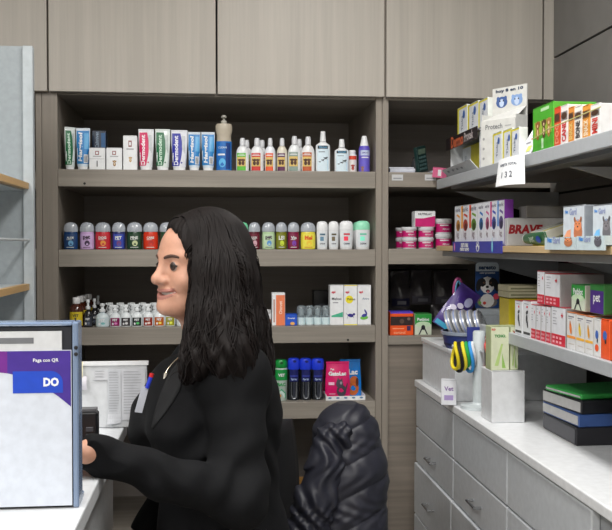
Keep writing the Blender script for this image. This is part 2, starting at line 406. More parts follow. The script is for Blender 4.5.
def trigger_spray(w, h, label, band, body=(222, 228, 230), group='small trigger sprays on the third shelf', acc=(240, 220, 90), amber=False, pump=False, glassy=False):
    bm_ = mat(body, .25, coat=.3) if not glassy else mat(body, .1, trans=.6, noise=0)
    prof = [(.42, 0), (.46, .02), (.46, .40), (.40, .50), (.26, .57), (.17, .60), (.17, .66)]
    def dec(l, w, h, yf):
        l.text('PET', 0, h * .29, w=w * .4, m=WHITE, yf=yf, e=.0012, bold=.04); l.disc(w * .08, h * .15, w * .14, h * .05, mat(acc), yf, .001)
        l.disc(-w * .17, h * .13, w * .08, h * .05, WHITE, yf, .0012)
    def ex(t, w, h):
        cm = mat((226, 230, 232), .35)
        b = MB(); b.lathe([(.2 * w, .64 * h), (.22 * w, .65 * h), (.22 * w, .73 * h), (.13 * w, .76 * h)], cm, 14)
        if pump:
            b.lathe([(.11 * w, .75 * h), (.11 * w, .88 * h), (.17 * w, .885 * h), (.17 * w, .99 * h), (.08 * w, h)], cm, 14)
            b.box(-.03 * w, .03 * w, -.24 * w, -.1 * w, .9 * h, .95 * h, cm); b.build('pump_head', t, smooth=True)
        else:
            b.rbox(-.30 * w, .22 * w, -.11 * w, .11 * w, .80 * h, .93 * h, cm, .002); b.rbox(-.12 * w, .12 * w, -.1 * w, .1 * w, .74 * h, .81 * h, cm, .001)
            b.rbox(-.44 * w, -.29 * w, -.07 * w, .07 * w, .83 * h, .92 * h, cm, .001); b.build('spray_head', t)
            g = MB(); g.tube([(-.2 * w, 0, .82 * h), (-.3 * w, 0, .74 * h), (-.34 * w, 0, .66 * h), (-.28 * w, 0, .58 * h)], .045 * w, cm, 6); g.build('trigger', t, smooth=True)
    return bottle('spray_bottle', w, h, label, 'spray bottle', prof, bm_, .8, None, None, (.04, .38, .38, mat(band, .35)), dec, group, extra=ex)
def medicine_bottle(w, h, label, group=None, yel=(214, 190, 40), cap=(222, 222, 222)):
    def dec(l, w, h, yf):
        l.text('VET', 0, h * .40, w=w * .4, m=INK, yf=yf, e=.0012, bold=.03); l.rect(-w * .3, w * .3, h * .12, h * .2, WHITE, yf, .001)
        l.dog(0, h * .28, w * .2, INK, yf)
    return bottle('medicine_bottle', w, h, label, 'bottle', [(.42, 0), (.46, .02), (.46, .6), (.4, .7), (.24, .77), (.2, .8)], mat((70, 30, 18), .12, coat=.5), 1,
                  [(.24, .79), (.25, .8), (.25, .98), (.22, 1), (.0001, 1)], mat(cap, .4), (.06, .52, .42, mat(yel)), dec, group)
def tub(w, h, label, group='pink and white tubs', pink=(196, 22, 110)):
    def dec(l, w, h, yf):
        l.text('PETLAC', w * .1, h * .3, w=w * .4, m=WHITE, yf=yf, e=.0012, bold=.03)
        l.poly([(-w * .42, h * .62), (-w * .42, h * .5), (w * .42, h * .62)][::-1], WHITE, yf, .0009)
    t = bottle('tub', w, h, label, 'tub', [(.43, 0), (.45, .02), (.46, .72), (.46, .76)], mat((218, 220, 224), .35), 1,
               [(.49, .74), (.5, .76), (.5, .96), (.47, 1), (.0001, 1)], mat((226, 228, 232), .35), None, None, group, 28, bodyname='tub_body', grow=1)
    l = MB(); l.lathe([(.463 * w, .1 * h), (.463 * w, .66 * h)], mat(pink), 28, 1, caps=False)
    yf = lambda x, z=None: -.463 * w * math.sqrt(max(0, 1 - min(1, abs(x) / (.463 * w)) ** 2))
    l.text('PETLAC', w * .05, h * .30, w=w * .4, m=WHITE, yf=yf, e=.001, bold=.03); l.rect(-w * .3, w * .2, h * .52, h * .6, WHITE, yf, .0008)
    l.build('label', t, smooth=True); return t
def pouch(name, w, h, label, cat, m, art, d=.035, group=None, tray=None, lean=0):
    t = thing(name, label, cat, group=group)
    b = MB(); n = 14
    def th(u, v):                              # half thickness
        return max(.0012, d / 2 * (math.sin(math.pi * min(max(u, 0), 1)) ** .6) * (1 - v ** 2.2) * (1 + .08 * math.sin(9 * u + 7 * v)) * (min(1, .55 + v * 2)))
    wz = lambda v: w * (1 - .06 * v + .03 * math.sin(5 * v))
    b.grid(lambda u, v: ((u - .5) * wz(v), -th(u, v), h * v), n, n, m); b.grid(lambda u, v: ((.5 - u) * wz(v), th(u, v), h * v), n, n, m)
    yf = lambda x, z: -th(min(1, max(0, x / wz(z / h) + .5)), min(1, max(0, z / h)))
    art(b, w, h, yf); b.build('bag_body', t, smooth=True)
    s = MB(); s.rbox(-w * .47, w * .47, -.0022, .0022, h - .004, h + .004, m, .0008); s.build('seal', t)
    return t
def tint(c, k): return tuple(max(0, min(255, int(v * k))) for v in c)
# ================================================================ GOODS ON THE BUILT-IN SHELVES
G = .004
def dims(a, b, yt, z, Y):
    p, q = P(a, yt, Y), P(b, yt, Y); return (p.x + q.x) / 2, q.x - p.x, p.z - z
def onshelf(maker, a, b, yt, z, Yf=3.022, dep=.03, rz=0, k=.97):
    x, w, h = dims(a, b, yt, z, Yf); t = maker(w * k, h); put(t, (x, Yf + dep, z + .0002), rz); return t
Z1, Z2, Z3, Z4 = ZS
# --- top shelf: tubes
TU = 'squeeze tubes on the top shelf'
GR, BL, PK, NV = (18, 104, 62), (38, 128, 196), (206, 28, 92), (36, 42, 160)
for a, b, yt, bg, art, lab, rz in [
    (62.5, 74.5, 126, (222, 230, 228), art_swoosh(GR, 'Dermodent', (200, 230, 210)), 'white tube with green swoosh, leftmost on the top shelf', .5),
    (74.5, 89, 127, (214, 226, 236), art_block(BL, 'Hargisol', (90, 170, 220)), 'blue squeeze tube beside the white and green one, left of the small white boxes', 0),
    (137.5, 153.5, 128, (228, 230, 234), art_swoosh(PK, 'Dermodent', (250, 240, 245)), 'white tube with a pink swoosh on the top shelf', .0),
    (154.5, 170, 128, (222, 232, 228), art_swoosh(GR, 'Dermodent', (200, 230, 210)), 'white tube with green swoosh between the pink and the violet-blue ones', .1),
    (170.5, 187.5, 129, (226, 228, 236), art_swoosh(NV, 'Dermodent', (240, 240, 255)), 'white tube with a violet-blue swoosh on the top shelf', .0),
    (187.5, 200.5, 131, (214, 226, 236), art_block(BL, 'Hargisol', (90, 170, 220)), 'blue squeeze tube right beside the violet-blue swoosh tube', 0),
    (201, 215, 131, (214, 226, 236), art_block(BL, 'Hargisol', (90, 170, 220)), 'blue squeeze tube touching the big beige pump bottle', 0)]:
    onshelf(lambda w, h: tube('squeeze_tube', w, h, lab, mat(bg, .3, coat=.3), art), a, b, yt, Z1, rz=rz)
def dec_vet(pic, brown=(150, 110, 60)):
    def d(b, w, h, y):
        b.rect(-w * .12, w * .12, h * .68, h * .86, mat((150, 90, 90)), y, .0005); b.rect(-w * .07, w * .07, h * .72, h * .82, WHITE, y, .0008)
        b.rect(-w * .26, w * .26, h * .6, h * .63, mat((150, 150, 155)), y, .0005)
        if pic: b.dog(w * .02, h * .32, w * .34, mat(brown), y, mat((220, 200, 170)))
        else: b.rect(-w * .03, w * .03, h * .15, h * .42, INK, y, .0005); b.rect(-w / 2 + .001, w / 2 - .001, h * .495, h * .505, mat((90, 90, 95)), y, .0005)
    return d
bx = lambda w, h, lab, **k: carton('medicine_box', w, .045, h, lab, 'box', **k)
onshelf(lambda w, h: bx(w, h, 'low white box with a dark seam, left of the two puppy boxes', decor=dec_vet(0), top=mat((150, 152, 158))), 88.5, 105, 147.5, Z1)
onshelf(lambda w, h: bx(w, h, 'low white box with a small brown puppy on the top shelf', decor=dec_vet(1), top=mat((150, 152, 158))), 105.7, 122, 147.5, Z1)
onshelf(lambda w, h: bx(w, h, 'taller white box with a cat and puppy picture, beside the pink swoosh tube', decor=dec_vet(1, (190, 150, 80))), 122.6, 137, 135.5, Z1)
x, w_, h_ = dims(92, 106, 131, Z1, 3.12)
put(carton('medicine_box', w_, .04, h_, 'dark blue box standing behind the low white boxes', 'box', mat((26, 44, 66), .3), decor=lambda b, w, h, y: (b.rect(w * .15, w * .45, h * .5, h * .95, mat((36, 90, 140)), y), b.text('Calmivet', -w * .15, h * .78, w=h * .4, m=mat((150, 170, 190)), yf=y, vert=True))), (x, 3.14, Z1 + .0006))
# --- pump bottle
def pump(w, h):
    t = thing('pump_bottle', 'big beige pump bottle with a blue band, tallest on the top shelf', 'bottle')
    b = MB(); b.lathe([(.43 * w, 0), (.45 * w, .02 * h), (.45 * w, .5 * h), (.42 * w, .56 * h), (.42 * w, .64 * h), (.49 * w, .72 * h), (.49 * w, .8 * h), (.44 * w, .84 * h), (.2 * w, .85 * h)], mat((186, 176, 158), .4), 28, .7); b.build('bottle_body', t, smooth=True)
    l = MB(); l.lathe([(.455 * w, .02 * h), (.455 * w, .53 * h)], mat((30, 110, 190), .3), 28, .7, caps=False)
    yf = ell(.456 * w, .456 * w * .7)
    l.rect(w * .1, w * .36, h * .04, h * .5, mat((20, 60, 130)), yf, .0006); l.rect(-w * .36, w * .05, h * .28, h * .31, WHITE, yf, .0006); l.text('CLEAN', -w * .1, h * .42, w=w * .5, m=mat((190, 215, 240)), yf=yf, e=.001)
    l.disc(-w * .1, h * .15, w * .2, h * .08, mat((90, 180, 230)), yf, .0008); l.build('label', t, smooth=True)
    c = MB(); cm = mat((180, 178, 168), .4); c.lathe([(.16 * w, .845 * h), (.17 * w, .86 * h), (.17 * w, .9 * h), (.07 * w, .91 * h), (.07 * w, .94 * h), (.15 * w, .945 * h), (.16 * w, .97 * h), (.1 * w, .995 * h), (.0001, h)], cm, 18); c.rbox(-.09 * w, .09 * w, -.36 * w, -.1 * w, .95 * h, .98 * h, cm, .001); c.build('pump_head', t, smooth=True)
    return t
onshelf(pump, 215, 233, 113.5, Z1, dep=.035)
for a, b, yt, lab, c, body in [(236, 249.5, 137, 'pet shampoo with a green label, first right of the beige pump bottle', (96, 190, 60), (228, 230, 232)),
    (250.5, 264.5, 137, 'pet shampoo with a bright red label', (206, 52, 50), (228, 230, 232)), (265, 276.5, 137, 'pet shampoo with an orange label, slimmer than its neighbours', (232, 92, 48), (224, 228, 234)),
    (277, 288.5, 137, 'cream pet shampoo with a dark purple label', (92, 34, 80), (214, 208, 190)), (288.5, 302, 135, 'pet shampoo with a grey-green label', (140, 160, 150), (224, 228, 230)), (302, 316, 135.5, 'pet shampoo with a rusty brown label, next to the tall white flea bottle', (190, 90, 44), (228, 228, 228))]:
    onshelf(lambda w, h: pet_shampoo(w, h, lab, c, body), a, b, yt, Z1)
for px, yt, nb, c in [(247, 139, 'the green and the red label bottles', (96, 190, 60)), (262.5, 139, 'the red and the orange label bottles', (206, 52, 50)), (300, 138, 'the grey-green and the brown label bottles', (140, 160, 150))]:
    onshelf(lambda w, h: pet_shampoo(w, h, 'second-row pet shampoo, cap peeping out between ' + nb, c), px - 6.5, px + 6.5, yt, Z1, Yf=3.085)
def flea(w, h, lab):
    def dec(l, w, h, yf):
        l.rect(-w * .36, w * .3, h * .565, h * .64, mat((20, 24, 34)), yf, .0009); l.text('PULGAS', -w * .02, h * .602, w=w * .5, m=mat((120, 190, 230)), yf=yf, e=.0016)
        l.poly([(-w * .36, h * .05), (w * .3, h * .05), (w * .3, h * .3)], mat((150, 206, 236)), yf, .0008)
        l.rect(-w * .3, w * .1, h * .48, h * .5, mat((120, 130, 140)), yf, .0009)
        for dx, dz, k in ((-.24, .25, .5), (-.05, .29, .75), (.15, .34, 1)):
            X, Zz = dx * w, dz * h; l.disc(X, Zz, w * .1 * k, w * .045 * k, INK, yf, .0013); l.disc(X + .1 * w * k, Zz + .05 * w * k, w * .045 * k, w * .035 * k, INK, yf, .0014)
            for s in (-.07, .07): l.poly([(X + s * w * k, Zz), (X + (s + .03) * w * k, Zz), (X + (s + .04) * w * k, Zz - .11 * w * k), (X + (s + .01) * w * k, Zz - .11 * w * k)], INK, yf, .0013)
            l.poly([(X - .09 * w * k, Zz), (X - .07 * w * k, Zz + .03 * w * k), (X - .17 * w * k, Zz + .07 * w * k)], INK, yf, .0013)
    return bottle('flea_bottle', w, h, lab, 'bottle', [(.46, 0), (.48, .02), (.48, .6), (.46, .66), (.3, .7), (.2, .73), (.17, .75)], mat((232, 234, 236), .3, coat=.3), .5,
                  [(.2, .745), (.2, .77), (.16, .95), (.16, .99), (.0001, 1)], WHITE, (.03, .65, .40, mat((214, 232, 242))), dec, 'white flea treatment bottles')
onshelf(lambda w, h: flea(w, h, 'tall white bottle with black band and dog silhouettes, by the brown label shampoo'), 316.5, 331.5, 130, Z1)
onshelf(lambda w, h: flea(w, h, 'shorter white bottle with black band and dog silhouettes, beside the small red canister'), 335.5, 350.5, 138, Z1)
def dec_can(l, w, h, yf):
    l.rect(-w * .4, w * .4, h * .58, h * .74, mat((214, 70, 40)), yf, .0009); l.dog(0, h * .25, w * .5, mat((170, 44, 30)), yf)
onshelf(lambda w, h: bottle('talc_canister', w, h, 'small white and red canister half behind the shorter flea bottle', 'canister', [(.44, 0), (.46, .03), (.46, .76), (.42, .8)], WHITE, 1, [(.34, .8), (.36, .82), (.36, .97), (.3, 1), (.0001, 1)], WHITE, (.04, .76, .42, mat((230, 224, 220))), dec_can), 348.5, 358.5, 149.5, Z1, Yf=3.045)
def dec_pur(l, w, h, yf):
    l.rect(-w * .42, w * .42, h * .46, h * .6, mat((196, 206, 232)), yf, .0009); l.text('SPRAY', 0, h * .53, w=w * .5, m=mat((60, 50, 150)), yf=yf, e=.0014); l.dog(-w * .22, h * .1, w * .4, mat((150, 110, 90)), yf)
    l.rect(-w * .3, w * .3, h * .39, h * .42, WHITE, yf, .001)
onshelf(lambda w, h: bottle('spray_bottle', w, h, 'violet pump spray with white cap at the right end of the top shelf', 'spray bottle', [(.46, 0), (.48, .02), (.48, .66), (.40, .72)], mat((92, 78, 190), .3), 1, [(.36, .715), (.36, .75), (.22, .97), (.18, 1), (.0001, 1)], WHITE, (.03, .66, .46, mat((104, 92, 200))), dec_pur), 360, 371.5, 135, Z1)
# --- middle shelf: dome caps
DM = [(61.5, 77, 222, 'deep blue dome-capped shampoo, leftmost on the middle shelf', (24, 62, 110), None, 'ALOE', (110, 170, 210)),
 (78, 93.5, 222, 'pale lilac dome-capped shampoo', (202, 166, 214), (206, 176, 220), 'pet', (60, 40, 70)),
 (93.5, 110, 222, 'crimson dome-capped shampoo with a golden dog', (196, 40, 52), None, 'DOG', (230, 150, 60)),
 (110.5, 125, 222, 'dome-capped shampoo half blue, half plum', (44, 50, 110), (50, 70, 170), 'PET', (110, 60, 120)),
 (125.5, 142, 222, 'dark green dome-capped shampoo left of the scarlet one', (28, 62, 40), None, 'PINE', (200, 210, 160)),
 (142, 158, 222, 'scarlet dome-capped shampoo near the woman\'s forehead', (206, 50, 22), None, 'CARE', (180, 40, 30)),
 (158.5, 174, 222, 'dark green dome-capped shampoo half hidden by her forehead', (30, 66, 44), None, 'PINE', (200, 210, 160)),
 (248.5, 261, 222, 'wine-red dome-capped shampoo with black print, next to the woman\'s hair', (86, 16, 36), (104, 20, 44), 'LUX', (210, 170, 180)),
 (262, 276, 222, 'pale green dome-capped shampoo with a sky blue picture', (176, 206, 160), (190, 214, 180), 'pet', (90, 150, 210)),
 (276, 288, 222, 'olive dome-capped shampoo with a lime picture', (110, 112, 20), (120, 124, 24), 'LEI', (200, 220, 60)),
 (288, 300.5, 222, 'magenta dome-capped shampoo between the olive and yellow ones', (120, 24, 64), None, 'Vio', (120, 60, 170)),
 (301, 317, 222, 'bright yellow dome-capped shampoo with an orange word', (226, 214, 70), (232, 222, 80), 'Mel', (236, 200, 60))]
for a, b, yt, lab, c, l2, word, acc in DM:
    ink = (60, 40, 60) if sum(c) > 420 else (222, 226, 222)
    if word == 'Mel': ink = (220, 90, 30)
    onshelf(lambda w, h: dome_shampoo(w, h, lab, c, lab=l2, word=word, acc=acc, ink=ink), a, b, yt, Z2)
def white_sh(w, h, lab, acc, capc=(232, 234, 236), slim=False):
    def dec(l, w, h, yf):
        l.rect(-w * .22, w * .22, h * .5, h * .56, mat(acc), yf, .001); l.rect(-w * .2, w * .1, h * .3, h * .45, mat(tint(acc, 1.3)), yf, .001); l.text('DERM', 0, h * .2, w=w * .4, m=mat((60, 60, 80)), yf=yf, e=.0012)
    prof = [(.40, 0), (.44, .02), (.46, .2), (.48, .5), (.49, .68)]
    return bottle('shampoo_bottle', w, h, lab, 'bottle', prof, mat((228, 230, 232), .3, coat=.3), .6, [(.49, .685), (.49, .8), (.46, .9), (.36, .97), (.2, .995), (.0001, 1)], mat(capc, .35), (.08, .6, .34, mat((216, 222, 226))), dec, 'round-topped white shampoos on the middle shelf')
for a, b, yt, lab, acc, cc, Yf in [(234.5, 248.5, 222, 'white shampoo with mint green top, peeping out beside the woman\'s hair', (90, 180, 140), (120, 214, 164), 3.022),
    (317.5, 329, 221, 'white round-topped shampoo next to the yellow one, pale blue print', (80, 110, 130), (232, 234, 236), 3.022), (329.5, 340, 221, 'white round-topped shampoo with brown and black print', (90, 80, 60), (232, 234, 236), 3.022),
    (340.5, 354.5, 220.5, 'white round-topped shampoo with a red stripe', (200, 50, 70), (232, 234, 236), 3.022), (356.5, 371.5, 220.5, 'white shampoo with mint top at the right end of the middle shelf', (110, 200, 170), (150, 226, 190), 3.022),
    (354, 366, 221.5, 'mint-topped shampoo standing behind the one at the right end', (110, 200, 170), (140, 216, 180), 3.11)]:
    onshelf(lambda w, h: white_sh(w, h, lab, acc, cc), a, b, yt, Z2, Yf=Yf)
# --- third shelf left
MG = 'yellow-labelled brown medicine bottles in a row going back'
for i, (px, yt) in enumerate(((75, 298), (79, 296.5), (83, 295.5), (87, 294.5))):
    onshelf(lambda w, h: medicine_bottle(w, h, ['brown bottle with yellow label and white cap, front one of the row at the left', 'brown bottle second in the yellow label row going back', 'brown bottle third in the yellow label row going back', 'brown bottle last in the yellow label row, nearest the back panel'][i], MG), px - 7.6 + i * .2, px + 7.6 - i * .2, yt, Z3, Yf=3.022 + i * .075)
for a, b, yt, lab, Yf in ((81.5, 92, 300, 'black spray bottle with white pump, right of the yellow label row', 3.022), (88.5, 98, 299, 'black spray bottle with white pump, second row', 3.09), (93, 101, 296, 'dark bottle with pale cap deep in the third shelf corner', 3.3)):
    onshelf(lambda w, h: trigger_spray(w, h, lab, (52, 56, 66), (22, 22, 26), 'black pump sprays', (90, 100, 120), pump=True), a, b, yt, Z3, Yf=Yf)
onshelf(lambda w, h: trigger_spray(w, h, 'clear pump spray with pale teal writing, left of the pink band spray', (196, 214, 218), (206, 218, 222), 'clear pump sprays', (120, 180, 180), pump=True), 94, 108.5, 304, Z3)
SPR = [(108.5, 120, 'purple-pink', (130, 20, 84), (210, 120, 180)), (119.5, 130.5, 'dark grey', (52, 48, 52), (210, 210, 210)), (130.5, 142, 'black and green', (32, 44, 40), (90, 190, 110)), (142, 153, 'rust red', (140, 44, 26), (230, 200, 190)),
       (153, 164.5, 'orange', (184, 92, 20), (240, 210, 90)), (164.5, 175, 'yellow-green', (150, 150, 24), (230, 236, 90)), (176, 187, 'plain white', (214, 220, 222), (190, 200, 210))]
for i, (a, b, cn, c, acc) in enumerate(SPR):
    onshelf(lambda w, h: trigger_spray(w, h, 'small trigger spray with a %s label, front row left of her chin' % cn, c, acc=acc), a, b, 304 - .4 * i, Z3, k=1.0)
for i in range(7):
    a = 104 + i * 11.2
    onshelf(lambda w, h: trigger_spray(w, h, 'white trigger spray in the second row, behind the %s label spray' % SPR[i][2], (196, 204, 210)), a, a + 11, 301.5, Z3, Yf=3.1, k=1.0)
# third shelf right
onshelf(lambda w, h: bottle('ointment_jar', w, h, 'small white and rust jar against the woman\'s hair', 'jar', [(.44, 0), (.46, .03), (.46, .76), (.42, .8)], WHITE, 1, [(.47, .74), (.48, .76), (.48, .97), (.0001, 1)], mat((200, 200, 200)), (.05, .4, .44, mat((170, 90, 60))), None), 262.5, 272, 310, Z3)
def dec_or(b, w, h, y):
    b.rect(-w * .2, w * .5 - .001, 0.001, h * .93, mat((232, 126, 84)), y, .0004)
    b.rect(-w * .4, -w * .28, h * .1, h * .8, mat((190, 150, 140)), y, .0005)
    b.text('Otovet', w * .15, h * .55, w=h * .4, m=mat((250, 220, 200)), yf=y, vert=True)
onshelf(lambda w, h: bx(w, h, 'tall orange and white box standing right of the woman\'s hair', decor=dec_or), 272, 285.5, 293, Z3)
onshelf(lambda w, h: bx(w, h, 'small bright blue box between the orange box and the clear bottles', front=mat((30, 84, 196)), decor=lambda b, w, h, y: (b.disc(w * .1, h * .18, w * .2, h * .14, mat((230, 170, 90)), y), b.text('Drontal', 0, h * .65, w=w * .6, m=WHITE, yf=y))), 285.5, 297.5, 314.5, Z3)
def dec_teal(l, w, h, yf):
    l.poly([(-w * .36, h * .05), (w * .36, h * .05), (w * .36, h * .38), (-w * .36, h * .16)], mat((40, 150, 165)), yf, .001); l.rect(-w * .2, w * .25, h * .4, h * .44, mat((70, 90, 110)), yf, .001)
for i, (a, b) in enumerate(((297.5, 306.5), (306, 315), (314.5, 323), (322.5, 331))):
    onshelf(lambda w, h: bottle('dropper_bottle', w, h, ['clear-capped dropper bottle with teal label, next to the small blue box', 'clear-capped dropper bottle, second of four from the small blue box', 'clear-capped dropper bottle, third of four from the small blue box', 'clear-capped dropper bottle with teal label, touching the white cartons'][i], 'bottle',
        [(.44, 0), (.46, .02), (.46, .38), (.4, .46), (.2, .52), (.16, .8), (.0001, .84)], mat((214, 224, 228), .3), 1, [(.46, .4), (.48, .42), (.48, .85), (.4, .96), (.25, 1), (.0001, 1.0)], mat((196, 208, 214), .15, trans=.75, noise=0), (.04, .4, .4, mat((206, 226, 230))), dec_teal, 'clear-capped dropper bottles'), a, b, 306, Z3, k=1)
def dec_w(kind):
    def d(b, w, h, y):
        b.text('api', -w * .25, h * .82, w=w * .28, m=mat((200, 30, 60)), yf=y, bold=.05)
        if kind == 0:
            b.text('Meloxi', -w * .02, h * .66, w=w * .7, m=INK, yf=y); b.grid(lambda u, v: (w * (-.4 + .85 * u), y - .0006, h * (.2 + .13 * v * (.3 + .7 * u))), 6, 1, mat((70, 176, 140)))
            b.rect(-w * .3, w * .1, h * .55, h * .57, mat((120, 120, 130)), y)
        if kind == 1:
            b.disc(-w * .1, h * .64, w * .3, h * .1, mat((240, 226, 40)), y); b.text('Pulmo', w * .05, h * .65, w=w * .6, m=INK, yf=y, e=.001)
            b.rect(-w * .5, w * .5, 0, h * .02, mat((240, 226, 40)), y); b.rect(-w * .5, w * .5, h * .98, h, mat((240, 226, 40)), y)
            b.disc(0, h * .24, w * .22, h * .045, mat((50, 40, 130)), y, .0006, -.2); b.disc(w * .25, h * .27, w * .1, h * .03, mat((50, 40, 130)), y, .0007, .5); b.poly([(-w * .2, h * .25), (-w * .15, h * .25), (-w * .3, h * .12)], mat((50, 40, 130)), y); b.poly([(w * .1, h * .24), (w * .15, h * .24), (w * .3, h * .14)], mat((50, 40, 130)), y); b.poly([(-w * .2, h * .26), (-w * .4, h * .31), (-w * .2, h * .23)], mat((50, 40, 130)), y)
        if kind == 2:
            b.disc(-w * .02, h * .18, w * .3, h * .05, mat((110, 190, 70)), y, .0006, .1); b.disc(w * .0, h * .24, w * .22, h * .04, mat((60, 60, 150)), y, .0009, .3); b.disc(w * .1, h * .33, w * .06, h * .07, mat((60, 60, 150)), y, .0009, .5)
            b.text('Artro', w * .1, h * .66, w=w * .5, m=mat((110, 130, 160)), yf=y)
    return d
for i, (a, b) in enumerate(((330.3, 344), (344.3, 357.7), (358, 371.5))):
    onshelf(lambda w, h: bx(w, h, ['white carton with a green swash, beside the clear bottles on the third shelf', 'white carton with a yellow spot and running dog', 'white carton with a green and blue figure, at the right end of the third shelf'][i], decor=dec_w(i), top=mat((206, 208, 210)), group='tall white cartons on the third shelf'), a, b, 285.3, Z3, k=.99)
x, w_, h_ = dims(314, 331, 291, Z3, 3.2)
put(carton('medicine_box', w_, .06, h_, 'black box with a faint heart behind the clear bottles', 'box', mat((20, 20, 24), .3), decor=lambda b, w, h, y: b.disc(0, h * .5, w * .2, w * .15, mat((52, 52, 60)), y)), (x, 3.24, Z3 + .0006))
# --- fourth shelf
def aerosol_green(w, h, lab):
    def ex(t, w, h):
        c = MB(); g = mat((20, 140, 60), .3); c.lathe([(.44 * w, .8 * h), (.46 * w, .81 * h), (.46 * w, .93 * h), (.36 * w, .99 * h), (.0001, h)], g, 22); c.disc(0, .93 * h, .12 * w, .03 * h, mat((12, 80, 36)), -.47 * w, .0005); c.build('cap', t, smooth=True)
        l = MB(); l.lathe([(.465 * w, .5 * h), (.465 * w, .76 * h)], mat((28, 150, 70)), 24, 1, caps=False); yf = ell(.466 * w, .466 * w)
        l.text('VET', 0, h * .63, w=w * .5, m=WHITE, yf=yf, e=.001, bold=.04); l.text('BAC', 0, h * .4, w=w * .6, m=mat((30, 150, 70)), yf=yf, e=.001, bold=.04)
        l.poly([(-w * .3, h * .06), (w * .3, h * .06), (w * .3, h * .2), (0, h * .3), (-w * .3, h * .2)], mat((60, 170, 120)), yf, .001); l.poly([(-w * .24, h * .08), (w * .24, h * .08), (w * .24, h * .18), (0, h * .26), (-w * .24, h * .18)], mat((206, 226, 220)), yf, .0014)
        l.disc(-w * .1, h * .13, w * .08, h * .03, mat((230, 150, 40)), yf, .0018); l.build('label', t, smooth=True)
    return bottle('aerosol_can', w, h, lab, 'aerosol can', [(.43, 0), (.455, .01), (.455, .78), (.4, .8)], mat((206, 222, 214), .25, metal=.2), 1, None, None, None, None, 'green aerosol cans', extra=ex)
for a, b, lab, Yf, yt in ((275, 288.5, 'green-capped aerosol can beside the blue-capped sprays', 3.022, 360.5), (261.5, 274.5, 'green-capped aerosol can half hidden by the woman\'s back', 3.022, 361)):
    onshelf(lambda w, h: aerosol_green(w, h, lab), a, b, yt, Z4, Yf=Yf)
def blue_spray(w, h, lab):
    def ex(t, w, h):
        c = MB(); g = mat((34, 62, 214), .3); c.lathe([(.47 * w, .73 * h), (.49 * w, .75 * h), (.49 * w, .93 * h), (.44 * w, .98 * h), (.3 * w, h), (.0001, h)], g, 24, .8); c.disc(.05 * w, .93 * h, .14 * w, .03 * h, mat((14, 24, 110)), -.4 * w, .0006); c.build('cap', t, smooth=True)
        l = MB(); yf = ell(.461 * w, .461 * w * .8); l.rect(-w * .34, w * .34, h * .45, h * .73, mat((20, 26, 96)), yf, .0006)
        l.text('Spray', 0, h * .5, w=w * .5, m=mat((180, 200, 240)), yf=yf, e=.001); l.rect(-w * .32, w * .32, h * .56, h * .6, mat((50, 60, 150)), yf, .001)
        n = 10
        l.poly([(-w * .24, h * .12), *[(w * .24 * math.cos(math.pi + math.pi * i / n), h * .1 - h * .06 * math.sin(math.pi * i / n)) for i in range(n + 1)], (w * .24, h * .44), (-w * .24, h * .44)], mat((150, 154, 160), .25, metal=.7), yf, .0006)
        l.poly([(-w * .1, h * .12), *[(w * .1 * math.cos(math.pi + math.pi * i / n), h * .11 - h * .04 * math.sin(math.pi * i / n)) for i in range(n + 1)], (w * .1, h * .44), (-w * .1, h * .44)], mat((40, 44, 56)), yf, .0012)
        l.build('label', t)
    return bottle('aerosol_can', w, h, lab, 'spray can', [(.44, 0), (.46, .01), (.46, .74)], mat((72, 76, 84), .25, metal=.8), .8, None, None, None, None, 'blue-capped spray cans', extra=ex)
for i, (a, b) in enumerate(((288.5, 300.5), (300.5, 312.5), (312.5, 325))):
    onshelf(lambda w, h: blue_spray(w, h, ['blue-capped silver spray can next to the green can', 'blue-capped silver spray can, the middle one', 'blue-capped silver spray can next to the pink bag'][i]), a, b, 359 + .2 * i, Z4, k=.99)
def tray(w, h):
    t = thing('display_tray', 'low white cardboard tray under the pink and blue bags', 'tray'); d = .08; b = MB()
    b.box(-w / 2, w / 2, -d / 2, d / 2, 0, .002, WHITE); b.box(-w / 2, w / 2, -d / 2, -d / 2 + .002, .002, .014, WHITE); b.box(-w / 2, w / 2, d / 2 - .002, d / 2, .002, .02, WHITE)
    b.box(-w / 2, -w / 2 + .002, -d / 2 + .002, d / 2 - .002, .002, .018, WHITE); b.box(w / 2 - .002, w / 2, -d / 2 + .002, d / 2 - .002, .002, .018, WHITE)
    for i in range(5): b.disc(w * (-.4 + .2 * i), .008, .006, .003, mat((90, 130, 170)), -d / 2, .0005)
    b.build('tray_body', t); return t
onshelf(tray, 325.5, 366, 398, Z4, dep=.042)
def art_cat(b, w, h, yf):
    b.text('GatoLac', -w * .02, h * .70, w=w * .72, m=WHITE, yf=yf, e=.002, bold=.05); b.text('Pet', -w * .22, h * .82, w=w * .14, m=WHITE, yf=yf, e=.002)
    g = mat((70, 66, 78)); b.disc(w * .14, h * .22, w * .2, h * .17, g, yf, .0022); b.disc(w * .06, h * .42, w * .15, h * .12, g, yf, .0026); b.poly([(-w * .06, h * .48), (w * .0, h * .6), (w * .06, h * .5)], g, yf, .0026); b.poly([(w * .08, h * .5), (w * .17, h * .58), (w * .18, h * .44)], g, yf, .0026)
    b.disc(w * .12, h * .44, w * .05, h * .045, mat((150, 140, 150)), yf, .003); b.rect(-w * .38, -w * .15, h * .38, h * .46, mat((240, 190, 215)), yf, .002); b.disc(w * .34, h * .3, w * .03, h * .14, g, yf, .0026, -.3)
    b.rect(-w * .36, -w * .1, h * .12, h * .14, mat((240, 190, 215)), yf, .002)
